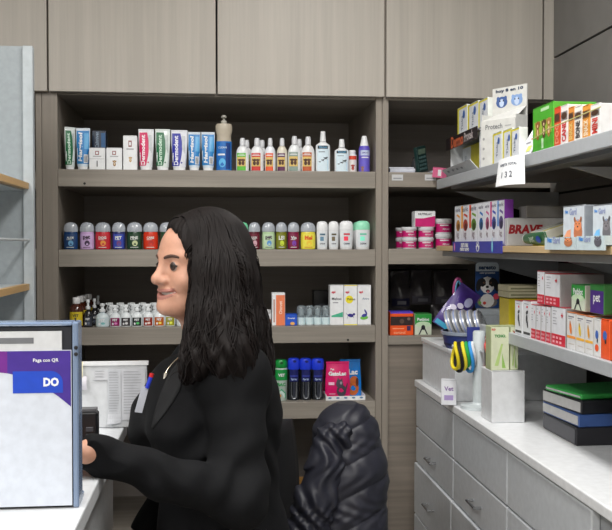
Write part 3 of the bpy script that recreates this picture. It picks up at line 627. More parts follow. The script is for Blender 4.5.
def art_dogb(b, w, h, yf):
    b.text('Lac', w * .12, h * .68, w=w * .42, m=WHITE, yf=yf, e=.002, bold=.05); o = mat((190, 96, 40)); b.disc(w * .12, h * .22, w * .26, h * .2, o, yf, .0022); b.disc(w * .16, h * .44, w * .2, h * .13, o, yf, .0026); b.disc(w * .3, h * .4, w * .07, h * .12, mat((90, 44, 26)), yf, .003)
x, w_, h_ = dims(325.5, 350, 363, Z4 + .003, 3.05); put(pouch('milk_powder_bag', w_, h_, 'pink bag with a grey cat picture, in the low white tray', 'bag', mat((214, 22, 104), .3, coat=.3), art_cat, d=.03), (x, 3.056, Z4 + .003), 0)
x, w_, h_ = dims(340, 362, 361, Z4 + .003, 3.08); t = put(pouch('milk_powder_bag', w_, h_, 'blue bag with a brown dog, leaning behind the pink bag', 'bag', mat((24, 122, 208), .25, coat=.4), art_dogb, d=.024), (x - .002, 3.088, Z4 + .004), .0); t.rotation_euler = (0, .0, 0)
# ================= right bay
zr1, zr2, zr3 = ZF(172, 390), ZF(248.8, 400), ZF(336, 400)
for px, n in ((397.5, 'left'), (430.5, 'right')):
    p = P(px, 177.5, YF); o = MB().box(-.019, .019, -.0012, 0, -.010, .010, mat((196, 198, 200))).box(-.014, .014, -.0016, -.0012, -.004, -.001, mat((120, 124, 130))).build('shelf_label'); o.location = (p.x, YF + .0019, p.z)
    tag(o, 'small pale price strip on the upper shelf edge, the %s one' % n, 'price label')
def paper_stack(w, d, n, lab, name='paper_stack', c=(206, 210, 222)):
    t = thing(name, lab, 'papers'); random.seed(5)
    for i in range(n):
        dx, a = random.uniform(-.003, .003), 0; MB().rbox(-w / 2 + dx, w / 2 + dx, -d / 2, d / 2, i * .005, i * .005 + .0046, mat(tint(c, random.uniform(.93, 1.05)), .7), .0008).build('folded_sheets', t)
    return t
x, w_, h_ = dims(389.8, 416, 166, zr1, 3.03); put(paper_stack(w_ * .96, .16, 4, 'folded white papers at the left end of the upper right shelf'), (x, 3.12, zr1 + .0006))
x, w_, h_ = dims(433, 447, 168, zr1, 3.03); put(paper_stack(w_, .14, 2, 'thin pile of papers right of the dark green calculator'), (x, 3.12, zr1 + .0006))
def calc():
    t = thing('calculator', 'dark green calculator standing upright on the upper right shelf', 'calculator'); b = MB(); b.rbox(-.028, .028, -.007, .007, 0, .088, mat((26, 52, 50), .35), .002); b.build('casing', t)
    s = MB(); s.rect(-.022, .022, .062, .080, mat((90, 110, 96)), -.007, .0004); s.build('display', t)
    k = MB()
    for i in range(4):
        for j in range(4): k.rbox(-.021 + i * .011, -.013 + i * .011, -.0086, -.007, .008 + j * .013, .016 + j * .013, mat((70, 96, 96)), .0005)
    k.build('keypad', t); return t
p = P(423, 170, 3.06); t = put(calc(), (p.x, 3.07, zr1), .7); t.rotation_euler = (0, -.22, .75); t.location.z = zr1 + .0065
t = MB().rbox(-.022, .022, -.005, .005, 0, .06, mat((24, 24, 28), .3), .002).rect(-.018, .018, .006, .054, mat((40, 44, 50), .1), -.005, .0004).build('phone'); t.location = (P(415, 170, 3.2).x, 3.2, zr1 + .007); t.rotation_euler = (0, .25, -.4); tag(t, 'small black phone leaning behind the dark green calculator', 'phone')
# pink tubs
for a, b, zoff, lab, Yf in ((403, 418.8, 0, 'pink tub at the bottom of the left stack', 3.022), (403, 418.8, 1, 'pink tub on top of the left stack', 3.022), (419.6, 436, 0, 'pink tub at the bottom of the middle stack, under the pink and white box', 3.022),
    (419.6, 436, 1, 'pink tub upper of the middle stack, under the pink and white box', 3.022), (397, 412, 0, 'pink tub lower of the stack behind the left stack', 3.12), (397, 412, 1, 'pink tub upper of the stack behind the left stack', 3.12)):
    x, w_, h_ = dims(a, b, 227, zr2, Yf); h_ = .066; hh = P(410, 227.2, 3.022).z - zr2
    put(tub(w_ * .98, hh / 2, lab), (x, Yf + .028, zr2 + .0002 + zoff * (hh / 2 + .0003)))
for zoff, lab in ((0, 'larger pink tub at the bottom, left of the colourful cartons'), (1, 'larger pink tub on top, left of the colourful cartons')):
    x, w_, _ = dims(438, 455, 219, zr2, 3.01); hh = P(445, 218.8, 3.022).z - zr2; put(tub(w_, hh / 2, lab), (x, 3.05, zr2 + .0002 + zoff * (hh / 2 + .0003)))
hh = P(410, 227.2, 3.022).z - zr2
x, w_, h_ = dims(415, 435.5, 211, zr2 + hh, 3.03)
put(carton('milk_powder_box', w_, .05, h_ - .002, 'pink and white box standing on the middle stack of tubs', 'box', WHITE, decor=lambda b, w, h, y: (b.rect(-w * .5 + .001, w * .5 - .001, 0.001, h * .55, mat((200, 22, 112)), y), b.poly([(-w * .5 + .001, h * .45), (w * .5 - .001, h * .54), (w * .5 - .001, h * .7)], mat((200, 22, 112)), y), b.text('NUTRILAC', 0, h * .82, w=w * .66, m=INK, yf=y, bold=.03))), (x, 3.056, zr2 + hh + .0012), 0)
# lower compartment
def dec_o(b, w, h, y):
    b.rect(-w / 2 + .001, w / 2 - .001, h * .93, h - .001, mat((76, 66, 200)), y); b.rect(-w / 2 + .001, w / 2 - .001, h * .42, h * .8, mat((44, 30, 28)), y); b.disc(0, h * .6, w * .1, h * .1, mat((90, 70, 60)), y, .0007); b.disc(w * .3, h * .7, w * .07, h * .07, mat((120, 100, 90)), y, .0007)
    b.text('control', -w * .1, h * .12, w=w * .5, m=mat((250, 170, 130)), yf=y); b.rect(w * .22, w * .38, h * .2, h * .4, mat((60, 40, 90)), y, .0007); b.rect(-w * .4, w * .1, h * .27, h * .3, mat((250, 170, 130)), y)
onshelf(lambda w, h: carton('flea_collar_box', w, .06, h, 'bright orange box with a dark picture band in the lower right compartment', 'box', mat((236, 84, 24)), decor=dec_o, top=mat((76, 66, 200))), 389.8, 413.8, 312, zr3)
def dec_g(b, w, h, y):
    b.rect(-w / 2 + .001, w / 2 - .001, h * .5, h - .001, mat((40, 150, 60)), y); b.disc(0, h * .5, w * .44, h * .14, mat((200, 224, 190)), y, .0006); b.text('Petblot', 0, h * .74, w=w * .7, m=WHITE, yf=y, bold=.03)
    b.disc(0, h * .36, w * .12, h * .12, INK, y, .0008); b.poly([(-w * .1, h * .34), (-w * .02, h * .34), (-w * .2, h * .03), (-w * .28, h * .03)], INK, y, .0008); b.poly([(w * .02, h * .34), (w * .1, h * .34), (w * .28, h * .03), (w * .2, h * .03)], INK, y, .0008)
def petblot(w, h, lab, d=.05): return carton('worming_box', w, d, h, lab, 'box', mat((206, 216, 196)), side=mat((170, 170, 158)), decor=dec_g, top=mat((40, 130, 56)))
onshelf(lambda w, h: petblot(w, h, 'green and white box with a black dog beside the bright orange box', .06), 414.5, 432, 314, zr3)
# shadowy clear bags of goods hung at the back of the compartment
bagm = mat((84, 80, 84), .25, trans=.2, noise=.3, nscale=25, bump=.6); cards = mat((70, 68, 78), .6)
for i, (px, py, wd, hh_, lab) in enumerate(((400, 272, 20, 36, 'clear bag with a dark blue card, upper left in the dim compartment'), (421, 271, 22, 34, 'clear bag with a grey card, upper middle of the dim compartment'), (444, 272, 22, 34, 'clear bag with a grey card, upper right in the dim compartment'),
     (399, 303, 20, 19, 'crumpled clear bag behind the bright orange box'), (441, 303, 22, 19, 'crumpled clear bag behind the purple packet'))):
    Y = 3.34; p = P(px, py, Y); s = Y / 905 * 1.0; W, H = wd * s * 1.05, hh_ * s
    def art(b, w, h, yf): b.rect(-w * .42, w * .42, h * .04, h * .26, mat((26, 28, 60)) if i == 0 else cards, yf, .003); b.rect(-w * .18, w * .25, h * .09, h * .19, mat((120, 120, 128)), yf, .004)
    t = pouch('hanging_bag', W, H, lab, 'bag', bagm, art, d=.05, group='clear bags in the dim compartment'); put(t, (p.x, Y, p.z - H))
# small hooks rail for those bags
t = thing('hook_rail', 'thin dark rail carrying clear bags inside the dim compartment', 'rail')
zu = P(420, 271, 3.34).z; xl, xr = P(385, 270, 3.34).x + .02, P(470, 270, 3.34).x
MB().tube([(xl - .012, 3.372, zu + .004), (xr, 3.372, zu + .004)], .003, mat((60, 60, 64), .3, metal=.8)).build('bar', t, smooth=True)
zl = P(420, 303, 3.34).z
MB().tube([(xl - .012, 3.372, zl + .004), (xr, 3.372, zl + .004)], .003, mat((60, 60, 64), .3, metal=.8)).build('bar', t, smooth=True)
# left bay glimpses
for px, py, z_, lab, c in ((34, 226, ZF(249, 60), 'pale plastic bag of goods in the far left bay, middle shelf', (150, 140, 134)), (34, 292, ZF(329, 60), 'pale lilac plastic bag of goods in the far left bay, third shelf', (170, 166, 176)), (30, 150, ZF(172, 60), 'dark blue bag in the far left bay, top shelf', (60, 62, 84))):
    p = P(px, py, 3.08); p.x -= .055; t = pouch('goods_bag', .11, p.z - z_, lab, 'bag', mat(c, .35, bump=.5, nscale=30), lambda b, w, h, yf: b.rect(-w * .3, w * .3, h * .3, h * .6, mat(tint(c, .75)), yf, .003), d=.07); put(t, (p.x, 3.08, z_ + .001))
# box on the lowest shelf behind the chair
t = thing('wooden_crate', 'yellowish wooden crate on the bottom shelf behind the jacket', 'crate'); wd_ = wood('pale_pine', (176, 132, 70), 'x', .2)
for z0 in (.0, .055, .11):
    MB().rbox(-.1, .1, -.09, -.08, z0, z0 + .045, wd_).build('slat', t); MB().rbox(-.1, .1, .08, .09, z0, z0 + .045, wd_).build('slat', t); MB().rbox(-.11, -.1, -.09, .09, z0, z0 + .045, wd_).build('slat', t); MB().rbox(.1, .11, -.09, .09, z0, z0 + .045, wd_).build('slat', t)
MB().box(-.099, .099, -.079, .079, .0, .006, wd_).build('crate_floor', t)
put(t, (P(306, 480, 3.14).x, 3.14, .461), 0)
# ================================================================ RIGHT WALL SHELVES
XS = .74; RZ = -math.pi / 2
metal = mat((168, 172, 176), .4, metal=.0, noise=.03); metal2 = mat((136, 139, 142), .4)
zA = PX(515, 158.5, XS).z; zB = PX(523, 246, XS).z; zC = PX(520, 337, XS).z; zT = P(418, 381, 2.9).z
YFAR = 2.94
def wall_shelf(lab, z, y0, y1, top, lip, th, wood_=False):
    t = thing('wall_shelf', lab, 'shelf', (0, 0, 0)); b = MB()
    if wood_:
        b.box(XS, XW - .002, y0, y1, z - .016, z, top); b.build('shelf_board', t, bevel=.001)
        MB().box(XS + .02, XW - .004, y0, y1, z - .034, z - .0165, metal2).build('support_frame', t, bevel=.002)
    else:
        b.box(XS + .003, XW - .002, y0, y1, z - .004, z, top); b.build('shelf_board', t)
        MB().box(XS, XS + .012, y0, y1, z - th, z + .003, lip).build('front_lip', t, bevel=.002)
        MB().box(XS + .05, XS + .1, y0, y1, z - th, z - .0045, metal2).build('stiffener', t)
    for yb in (y0 + .12, (y0 + y1) / 2, y1 - .012):
        m = MB(); m.add([(XS + .06, yb - .006, z - .036), (XW - .001, yb - .006, z - .036), (XW - .001, yb - .006, z - .13), (XS + .06, yb + .006, z - .036), (XW - .001, yb + .006, z - .036), (XW - .001, yb + .006, z - .13)],
                       [(0, 1, 2), (3, 5, 4), (0, 3, 4, 1), (1, 4, 5, 2), (2, 5, 3, 0)], metal); m.build('bracket', t)
    return t
YN1 = 1.0
wall_shelf('upper pale metal shelf on the right wall, price card hanging from it', zA, YN1, YFAR, metal, metal, .028)
wall_shelf('middle wall shelf with pale wooden front edge', zB, YN1, YFAR, wood('pale_birch', (206, 178, 134), 'y', .08), metal, .02, True)
wall_shelf('lower grey metal wall shelf full of red and white medicine boxes', zC, YN1, 2.45, metal2, metal, .026)
def YX(px, X): return PX(px, 245, X).y
def onwall(maker, a, b, yt, z, X=XS + .012, dep=.05, off=0, drz=0, k=.98):
    """front face in plane x = X between image columns a and b"""
    ya, yb = YX(a, X), YX(b, X); w = ya - yb; h = PX((a + b) / 2, yt, X).z - z
    t = maker(w * k, h); put(t, (X + dep, (ya + yb) / 2, z + .0003), RZ + drz); return t
# ---- upper shelf: dispenser carton with banner
def dispenser(w, h):
    t = thing('dispenser_carton', 'white dispenser carton with black banner on the far end of the upper wall shelf', 'dispenser')
    d = .12; b = MB(); wh = mat((200, 202, 204), .5)
    b.box(-w / 2, w / 2, d / 2 - .003, d / 2, 0, h, wh); b.box(-w / 2, -w / 2 + .003, -d / 2, d / 2, 0, h, wh); b.box(w / 2 - .003, w / 2, -d / 2, d / 2, 0, h, wh); b.box(-w / 2, w / 2, -d / 2, d / 2, 0, .003, wh)
    b.box(-w / 2, w / 2, -d / 2, d / 2, h - .003, h, wh); b.build('carton_shell', t)
    n = MB(); n.box(-w / 2 - .01, w / 2 + .01, -d / 2 - .012, -d / 2 - .009, h * .72, h * 1.02, mat((34, 26, 28), .4)); n.text('Dermo', -w * .12, h * .87, w=w * .44, m=mat((196, 96, 60)), yf=-d / 2 - .012, bold=.04); n.text('Protek', w * .28, h * .88, w=w * .3, m=mat((190, 180, 180)), yf=-d / 2 - .012, bold=.03)
    n.rect(-w * .3, w * .3, h * .76, h * .79, mat((110, 100, 100)), -d / 2 - .012); n.box(-w / 2 - .01, w / 2 + .01, -d / 2 - .009, -d / 2, h * .9, h * .93, mat((34, 26, 28), .4)); n.build('banner', t)
    l = MB(); l.add([(-w / 2, -d / 2 - .001, 0), (w / 2, -d / 2 - .001, 0), (w / 2, -d / 2 - .03, h * .25), (-w / 2, -d / 2 - .03, h * .2), (-w / 2, -d / 2 + .002, 0), (w / 2, -d / 2 + .002, 0), (w / 2, -d / 2 - .027, h * .25), (-w / 2, -d / 2 - .027, h * .2)],
        [(0, 1, 2, 3), (7, 6, 5, 4), (0, 3, 7, 4), (1, 5, 6, 2), (3, 2, 6, 7), (0, 4, 5, 1)], wh)
    for i in range(4): l.add([(-w * .35 + i * w * .16, -d / 2 - .0195, h * .11), (-w * .29 + i * w * .16, -d / 2 - .0195, h * .11), (-w * .29 + i * w * .16, -d / 2 - .0245, h * .15), (-w * .35 + i * w * .16, -d / 2 - .0245, h * .15)], [(0, 1, 2, 3)], mat((120, 124, 128)))
    l.build('front_lip', t); return t
DX = XS + .03
onwall(dispenser, 450, 479.5, 134, zA + .004, X=DX, dep=.06)
hD = PX(464, 134, DX).z - zA - .004
def yb_dec(b, w, h, y):
    b.rect(-w / 2 + .001, -w * .34, .001, h - .001, mat((226, 216, 60)), y); b.rect(-w * .34, w * .5 - .001, h * .93, h - .001, mat((226, 216, 60)), y)
    b.text('Ticks', w * .0, h * .45, w=h * .5, m=mat((120, 130, 150)), yf=y, vert=True); b.disc(w * .18, h * .72, w * .12, w * .12, mat((60, 100, 170)), y)
ycar = lambda w, h, lab, d=.05: carton('pipette_box', w, d, h, lab, 'box', mat((222, 226, 232)), side=mat((216, 220, 214)), decor=yb_dec)
for i, (a, b, yt) in enumerate(((454, 463.5, 107), (464, 474.5, 103.5), (474.5, 483.8, 100))):
    onwall(lambda w, h: ycar(w, h, ['yellow-edged white box on the black-bannered carton, farthest of three', 'yellow-edged white box on the black-bannered carton, middle of three', 'yellow-edged white box on the black-bannered carton, nearest of three'][i]), a, b, yt, zA + .004 + hD + .0015, X=DX + .01, dep=.035)
onwall(lambda w, h: carton('pipette_box', w, .04, h, 'yellow and white box inside the black-bannered dispenser carton', 'box', mat((214, 220, 226)), side=mat((206, 196, 50)), decor=lambda b, w, h, y: (b.rect(w * .05, w / 2 - .001, .001, h - .001, mat((196, 186, 40)), y), b.text('DOG', -w * .22, h * .5, w=h * .4, m=mat((110, 130, 160)), yf=y, vert=True))), 459, 478, 146, zA + .008, X=DX + .035, dep=.025)
t = carton('pipette_box', .046, .024, .034, 'small pink box tilted at the mouth of the dispenser carton', 'box', mat((222, 110, 150)), decor=lambda b, w, h, y: b.rect(w * .1, w * .45, h * .2, h * .8, WHITE, y)); q = PX(452.5, 158, XS + .012)
put(t, (XS + .012, q.y, q.z - .017 + .003), RZ + .9); t.rotation_euler = (.0, .12, RZ + .5); t.location.z = zA + .0105; t.location.x = XS + .016; t.location.y = 2.968; t.location.z = zA + .012
# poster display
def display(w, h):
    t = thing('poster_display', 'pale display stand with two blue animal pictures and packet rack', 'display'); wh = mat((206, 206, 202), .5); b = MB()
    b.box(-w / 2, w / 2, .02, .024, 0, h, wh); b.text('hoy 8 en 10', 0, h * .955, w=w * .8, h=h * .05, m=mat((60, 70, 90)), yf=.02, bold=.05)
    for sx in (-1, 1):
        c = mat((70, 96, 150)) if sx < 0 else mat((130, 160, 206))
        b.disc(sx * w * .22, h * .82, w * .17, h * .07, c, .02, .0006); b.disc(sx * w * .22 - w * .1, h * .86, w * .05, h * .035, c, .02, .0008, .5); b.disc(sx * w * .22 + w * .1, h * .86, w * .05, h * .035, c, .02, .0008, -.5)
        b.disc(sx * w * .22, h * .81, w * .07, h * .05, mat((190, 205, 230)), .02, .001); b.disc(sx * w * .22 - w * .05, h * .835, w * .018, h * .01, INK, .02, .0012); b.disc(sx * w * .22 + w * .05, h * .835, w * .018, h * .01, INK, .02, .0012)
    b.build('poster_board', t)
    r = MB(); r.box(-w / 2, w / 2, -.028, -.025, 0, h * .58, wh); r.box(-w / 2, -w / 2 + .003, -.025, .02, 0, h * .66, wh); r.box(w / 2 - .003, w / 2, -.025, .02, 0, h * .62, wh)
    r.add([(-w / 2, -.0265, h * .58), (w / 2, -.0265, h * .58), (w / 2, .02, h * .74), (-w / 2, .02, h * .66)], [(0, 1, 2, 3)], wh)
    r.text('Protech', -w * .12, h * .50, w=w * .5, m=mat((120, 122, 124)), yf=-.028, bold=.02); r.rect(w * .2, w * .38, h * .49, h * .5, mat((160, 160, 160)), -.028)
    for k in range(3): r.disc(-w * .42, h * (.12 + .12 * k), .004, .004, mat((150, 150, 150)), -.028)
    r.build('packet_rack', t); return t
put(display(.122, P(505, 87, 2.50).z - zA - .0045), (.818, 2.478, zA + .0045), math.radians(-58))
for i, (a, b, yt) in enumerate(((492, 501.5, 133), (502, 512, 130), (509.5, 519, 129))):
    onwall(lambda w, h: ycar(w, h, ['yellow-striped white box before the pale animal poster rack, farthest one', 'yellow-striped white box before the pale animal poster rack, middle one', 'yellow-striped white box before the pale animal poster rack, nearest one'][i], .022), a, b, yt, zA + .004, X=XS + .014, dep=.011, k=.95)
def leaflet(w, h):
    t = thing('leaflet', 'white folded leaflet with orange dots leaning against the green dog box', 'leaflet'); b = MB(); b.add([(-w / 2, 0, 0), (w / 2, 0, 0), (w * .75, .035, h), (w * .12, .035, h)], [(0, 1, 2, 3)], PAPER)
    b.add([(-w / 2, .0015, 0), (w / 2, .0015, 0), (w * .75, .0365, h), (w * .12, .0365, h)], [(3, 2, 1, 0)], PAPER)
    for i in range(6): 
        v = .45 + .09 * i; b.add([(w * .18 + dx * w, .035 * v - .0012, h * (v + dz)) for dx, dz in ((0, -.02), (.08, -.02), (.08, .03), (0, .03))], [(0, 1, 2, 3)], mat((216, 130, 60)))
    b.add([(w * (.1 + dx), .035 * (.1 + dz) - .0012, h * (.1 + dz)) for dx, dz in ((0, 0), (.25, 0), (.3, .16), (.05, .16))], [(0, 1, 2, 3)], mat((226, 236, 120)))
    b.add([(w * (-.1 + dx), .035 * (.35 + dz) - .0012, h * (.35 + dz)) for dx, dz in ((0, 0), (.3, .0), (.32, .04), (.02, .04))], [(0, 1, 2, 3)], mat((130, 130, 140)))
    b.build('sheet', t); return t
onwall(leaflet, 515, 530, 121, zA + .004, X=XS + .014, dep=.0)
def dec_pup(b, w, h, y):
    b.rect(-w * .42, w * .42, h * .35, h * .68, mat((150, 180, 60)), y); 
    for dx, c in ((-.24, (150, 90, 40)), (.06, (90, 60, 36)), (.3, (170, 120, 60))): b.dog(dx * w, h * .5, w * .3, mat(c), y, mat((220, 190, 150)))
    b.rect(-w * .1, w * .3, h * .88, h * .95, mat((180, 220, 170)), y); b.rect(-w * .06, w * .04, h * .05, h * .28, mat((190, 226, 180)), y)
onwall(lambda w, h: carton('treat_box', w, .1, h, 'tall bright green box with puppies on the upper wall shelf', 'box', mat((72, 166, 40)), side=mat((84, 176, 52)), decor=dec_pup), 532, 553, 106, zA + .004, X=XS + .014)
for i, (a, b, yt, c1, c2, word, lab) in enumerate(((553.5, 559.5, 108, (216, 80, 40), (236, 150, 120), 'DOG', 'slim orange-red sachet box touching the green puppy box'), (560, 567, 106, (232, 226, 224), (206, 40, 50), 'CANE', 'slim white sachet box with red lettering'), (567.5, 573, 108, (216, 140, 60), (236, 200, 120), 'SNACK', 'slim ochre sachet box after the white one'),
    (573.5, 581, 107, (232, 228, 222), (60, 50, 50), 'BONE', 'slim white sachet box with dark lettering'), (581.5, 589, 106, (222, 150, 60), (240, 220, 190), 'SNACK', 'ochre sachet box second from the near end of its row'), (589.5, 599, 105, (230, 228, 226), (206, 60, 50), 'MINI', 'white sachet box with red lettering nearest the viewer'))):
    onwall(lambda w, h: carton('sachet_box', w, .08, h, lab, 'box', mat(c1), decor=lambda b, w, h, y: (b.rect(-w * .5 + .001, w * .5 - .001, h * .62, h * .85, mat(tint(c1, .6)), y), b.disc(0, h * .74, w * .4, h * .09, mat((70, 44, 30)), y, .0008), b.text(word, 0, h * .32, w=h * .5, h=w * .6, m=mat(c2), yf=y, vert=True, bold=.04))), a, b, yt, zA + .004, X=XS + .014, dep=.04)
# rubber bands / wire rail in front of the sachets
t = MB(); zr = zA + .075
t.tube([(XS + .006, YX(531, XS), zA + .035), (XS + .003, YX(545, XS), zr - .03), (XS + .003, YX(598, XS), zr - .022)], .0013, mat((190, 186, 120), .4), 6); o = t.build('elastic_band', smooth=True); tag(o, 'thin yellowish band stretched before the puppy box and sachets', 'band')
# hanging price card
t = thing('price_card', 'white price card reading 132 hanging from the upper wall shelf', 'price card')
q0, q1, q2, q3 = (PX(499, 160, XS - .012), PX(524.5, 154.5, XS - .010), PX(525, 184, XS - .04), PX(495.5, 187, XS - .045))
V = [Vector(q) for q in (q3, q2, q1, q0)]; nrm = (V[1] - V[0]).cross(V[3] - V[0]).normalized()
if nrm.x > 0: nrm = -nrm
def qp(u, v, e=0):
    p = (V[0] * (1 - u) + V[1] * u) * (1 - v) + (V[3] * (1 - u) + V[2] * u) * v + nrm * (.004 * math.sin(u * 3) + e); return tuple(p)
b = MB(); b.grid(lambda u, v: qp(u, v), 8, 4, WHITE); b.grid(lambda u, v: qp(1 - u, v, -.0008), 8, 4, WHITE)
def qtext(s, u0, v0, du, dv, m, bold=.02):
    v, f, x0, x1, y0, y1 = text_geo(s, bold); b.add([qp(u0 + (a - x0) / (x1 - x0) * du, v0 + (c - y0) / (y1 - y0) * dv, .0007) for a, c in v], f, m)
qtext('PIPETA TOTAL', .12, .68, .66, .1, mat((60, 70, 90))); qtext('1 3 2', .22, .26, .4, .22, mat((70, 76, 90)))
b.build('card', t); c = MB(); c.box(XS - .013, XS + .001, q0.y - .10, q0.y - .005, zA - .022, zA - .014, mat((210, 214, 218), .3)); c.build('clip', t)
# ---- middle shelf: bright cartons in blue tray
CB = [(454.5, 461, (236, 160, 40), None), (461, 469, (206, 60, 30), (240, 160, 40)), (469, 477.5, (110, 160, 40), (230, 80, 30)), (477.5, 484, (40, 120, 200), None), (484, 490, (210, 90, 150), None), (490, 497, (70, 90, 190), (206, 30, 130)), (497, 504.3, (110, 90, 160), (90, 150, 220))]
CN = ['amber', 'red and yellow', 'green', 'sky blue', 'rose', 'indigo and magenta', 'violet']
zt_ = PX(474, 250.3, XS - .004).z
for i, (a, b, c, st) in enumerate(CB):
    def dec(bb, w, h, y):
        bb.disc(w * .05, h * .50, w * .3, h * .15, mat(tint(c, .8)), y, .0006); bb.disc(w * .1, h * .46, w * .18, h * .09, mat(tint(c, .45)), y, .0009)
        bb.text('ectoVet', 0, h * .9, w=w * .7, m=mat((110, 110, 130)), yf=y); bb.poly([(-w * .2, h * .76), (w * .3, h * .68), (w * .3, h * .74), (-w * .1, h * .8)], mat(c), y)
        if st: bb.rect(-w / 2 + .001, -w * .27, h * .42, h - .001, mat(st), y, .0007)
        bb.text('kg', 0, h * .25, w=w * .3, m=mat((140, 120, 130)), yf=y)
    onwall(lambda w, h: carton('pipette_box', w, .024, h, 'upright white carton with %s picture in the blue tray' % CN[i], 'box', mat((222, 224, 230)), side=mat((122, 50, 156)) if i == 6 else mat((200, 200, 206)), decor=dec, group='colourful cartons in the blue tray'), a, b, 206.5 - (a - 454) * .15, zB + .0022, X=XS + .006, dep=.0125, k=.985)
def btray(w, h):
    t = thing('display_tray', 'blue tray front with white paw emblem under the colourful cartons', 'tray'); bl = mat((44, 52, 156), .4); b = MB()
    b.box(-w / 2, w / 2, -.004, -.001, -.020, .012, bl); b.box(-w / 2, w / 2, -.001, .034, 0, .0014, bl); b.box(-w / 2, w / 2, .0325, .034, .0014, .05, bl)
    b.text('para seu', -w * .22, -.001, w=w * .16, m=WHITE, yf=-.004, bold=.04); b.text('melhor amigo', -w * .22, -.011, w=w * .2, m=WHITE, yf=-.004, bold=.04)
    b.disc(w * .06, -.002, .017, .015, WHITE, -.004, .0006); b.disc(w * .06, -.008, .008, .006, bl, -.004, .001)
    for dx, dz in ((-.012, .003), (-.004, .008), (.004, .008), (.012, .003)): b.disc(w * .06 + dx, dz, .003, .004, bl, -.004, .001)
    b.disc(-w * .45, -.004, .007, .012, mat((230, 130, 180)), -.004, .0007); b.disc(w * .34, -.002, .008, .016, mat((90, 180, 220)), -.004, .0007); b.disc(w * .34, .004, .004, .018, mat((160, 216, 236)), -.004, .0009)
    b.build('tray_body', t); return t
onwall(lambda w, h: btray(w, h), 454, 503, 200, zB + .0003, X=XS + .001, dep=.0, k=1)
# BRAVE carton and flat boxes
wh2 = mat((196, 198, 200), .5)
def flat_box(L, d, h, lab, c, dec=None, side=None):           # long axis local x, printed long side faces -Y
    return carton('flat_box', L, d, h, lab, 'box', mat(c), side=mat(side or c), decor=dec)
t = flat_box(.30, .05, .07, 'long white box with slanted red capitals on the middle wall shelf', (196, 197, 198), lambda b, w, h, y: b.text('BRAVE', -w * .34, h * .60, w=w * .29, h=h * .34, m=mat((160, 30, 40)), yf=y, bold=.05, shear=.15))
put(t, (XS + .157, 2.262, zB + .0005), -.0)
t = flat_box(.27, .05, .03, 'long grey box lying on the long white red-lettered box', (138, 136, 134)); put(t, (XS + .19, 2.265, zB + .0720), .03)
def dec_y(b, w, h, y): b.rect(-w / 2 + .001, w / 2 - .001, h * .4, h * .8, mat((214, 200, 30)), y)
def ybox(lab, zoff, y, dz=0):
    t = thing('flat_box', lab, 'box'); L, D, H = .26, .075, .022; b = MB(); b.rbox(-L / 2, L / 2, -D / 2, D / 2, 0, H, mat((206, 208, 200)), .001)
    for u0, u1, c in ((-.42, -.25, (214, 200, 30)), (.1, .16, (150, 150, 150)), (.22, .26, (150, 150, 150))):
        b.add([(-L / 2 + .002, D * u0, H + .0004), (L / 2 - .002, D * u0, H + .0004), (L / 2 - .002, D * u1, H + .0004), (-L / 2 + .002, D * u1, H + .0004)], [(0, 1, 2, 3)], mat(c))
    b.build('box_body', t); f = MB(); f.box(-L / 2 - .0008, -L / 2 + .002, -D / 2 + .002, D / 2 - .002, .002, H - .002, mat((214, 206, 60))); f.build('tuck_flap', t)
    return t
t = ybox('white flat box with yellow stripe sloping behind the dog display boxes', 0, 0); put(t, (XS + .17, 2.125, zB + .052)); t.rotation_euler = (0, -.30, .1)
t = ybox('lower white flat box with yellow stripe under the sloping one', 0, 0); put(t, (XS + .17, 2.115, zB + .026)); t.rotation_euler = (0, -.30, .1)
t = thing('support_box', 'plain grey box propping the sloping yellow-striped boxes', 'box'); MB().rbox(-.04, .04, -.05, .05, 0, .045, mat((120, 120, 120)), .002).build('box_body', t); MB().box(-.03, .03, -.04, .04, .045, .0456, mat((140, 140, 140))).build('tuck_flap', t); put(t, (XS + .30, 2.11, zB + .0004))
# green tube lying
g = tube('paste_tube', .032, .15, 'dark green tube lying before the long red-lettered white box', mat((40, 110, 66), .3, coat=.3), lambda b, w, h, yf: (b.disc(w * .0, h * .72, w * .28, h * .08, mat((40, 80, 190)), yf, .002), b.text('pet', 0, h * .45, w=h * .2, m=mat((200, 220, 205)), yf=yf, e=.001, vert=True)), group=None)
p = PX(534, 240, XS + .012); put(g, (XS + .016, YX(521, XS + .01), zB + .0145)); g.rotation_euler = Matrix(((0, -1, 0), (0, 0, -1), (1, 0, 0))).transposed().to_euler(); 
g.rotation_euler = (math.radians(90), 0, 0); g.rotation_euler = (Matrix.Rotation(math.radians(-2), 3, 'Z') @ Matrix.Rotation(math.radians(90), 3, 'X') @ Matrix.Rotation(math.radians(-70), 3, 'Z')).to_euler(); g.location.x = XS + .024; g.location.z = zB + .0178
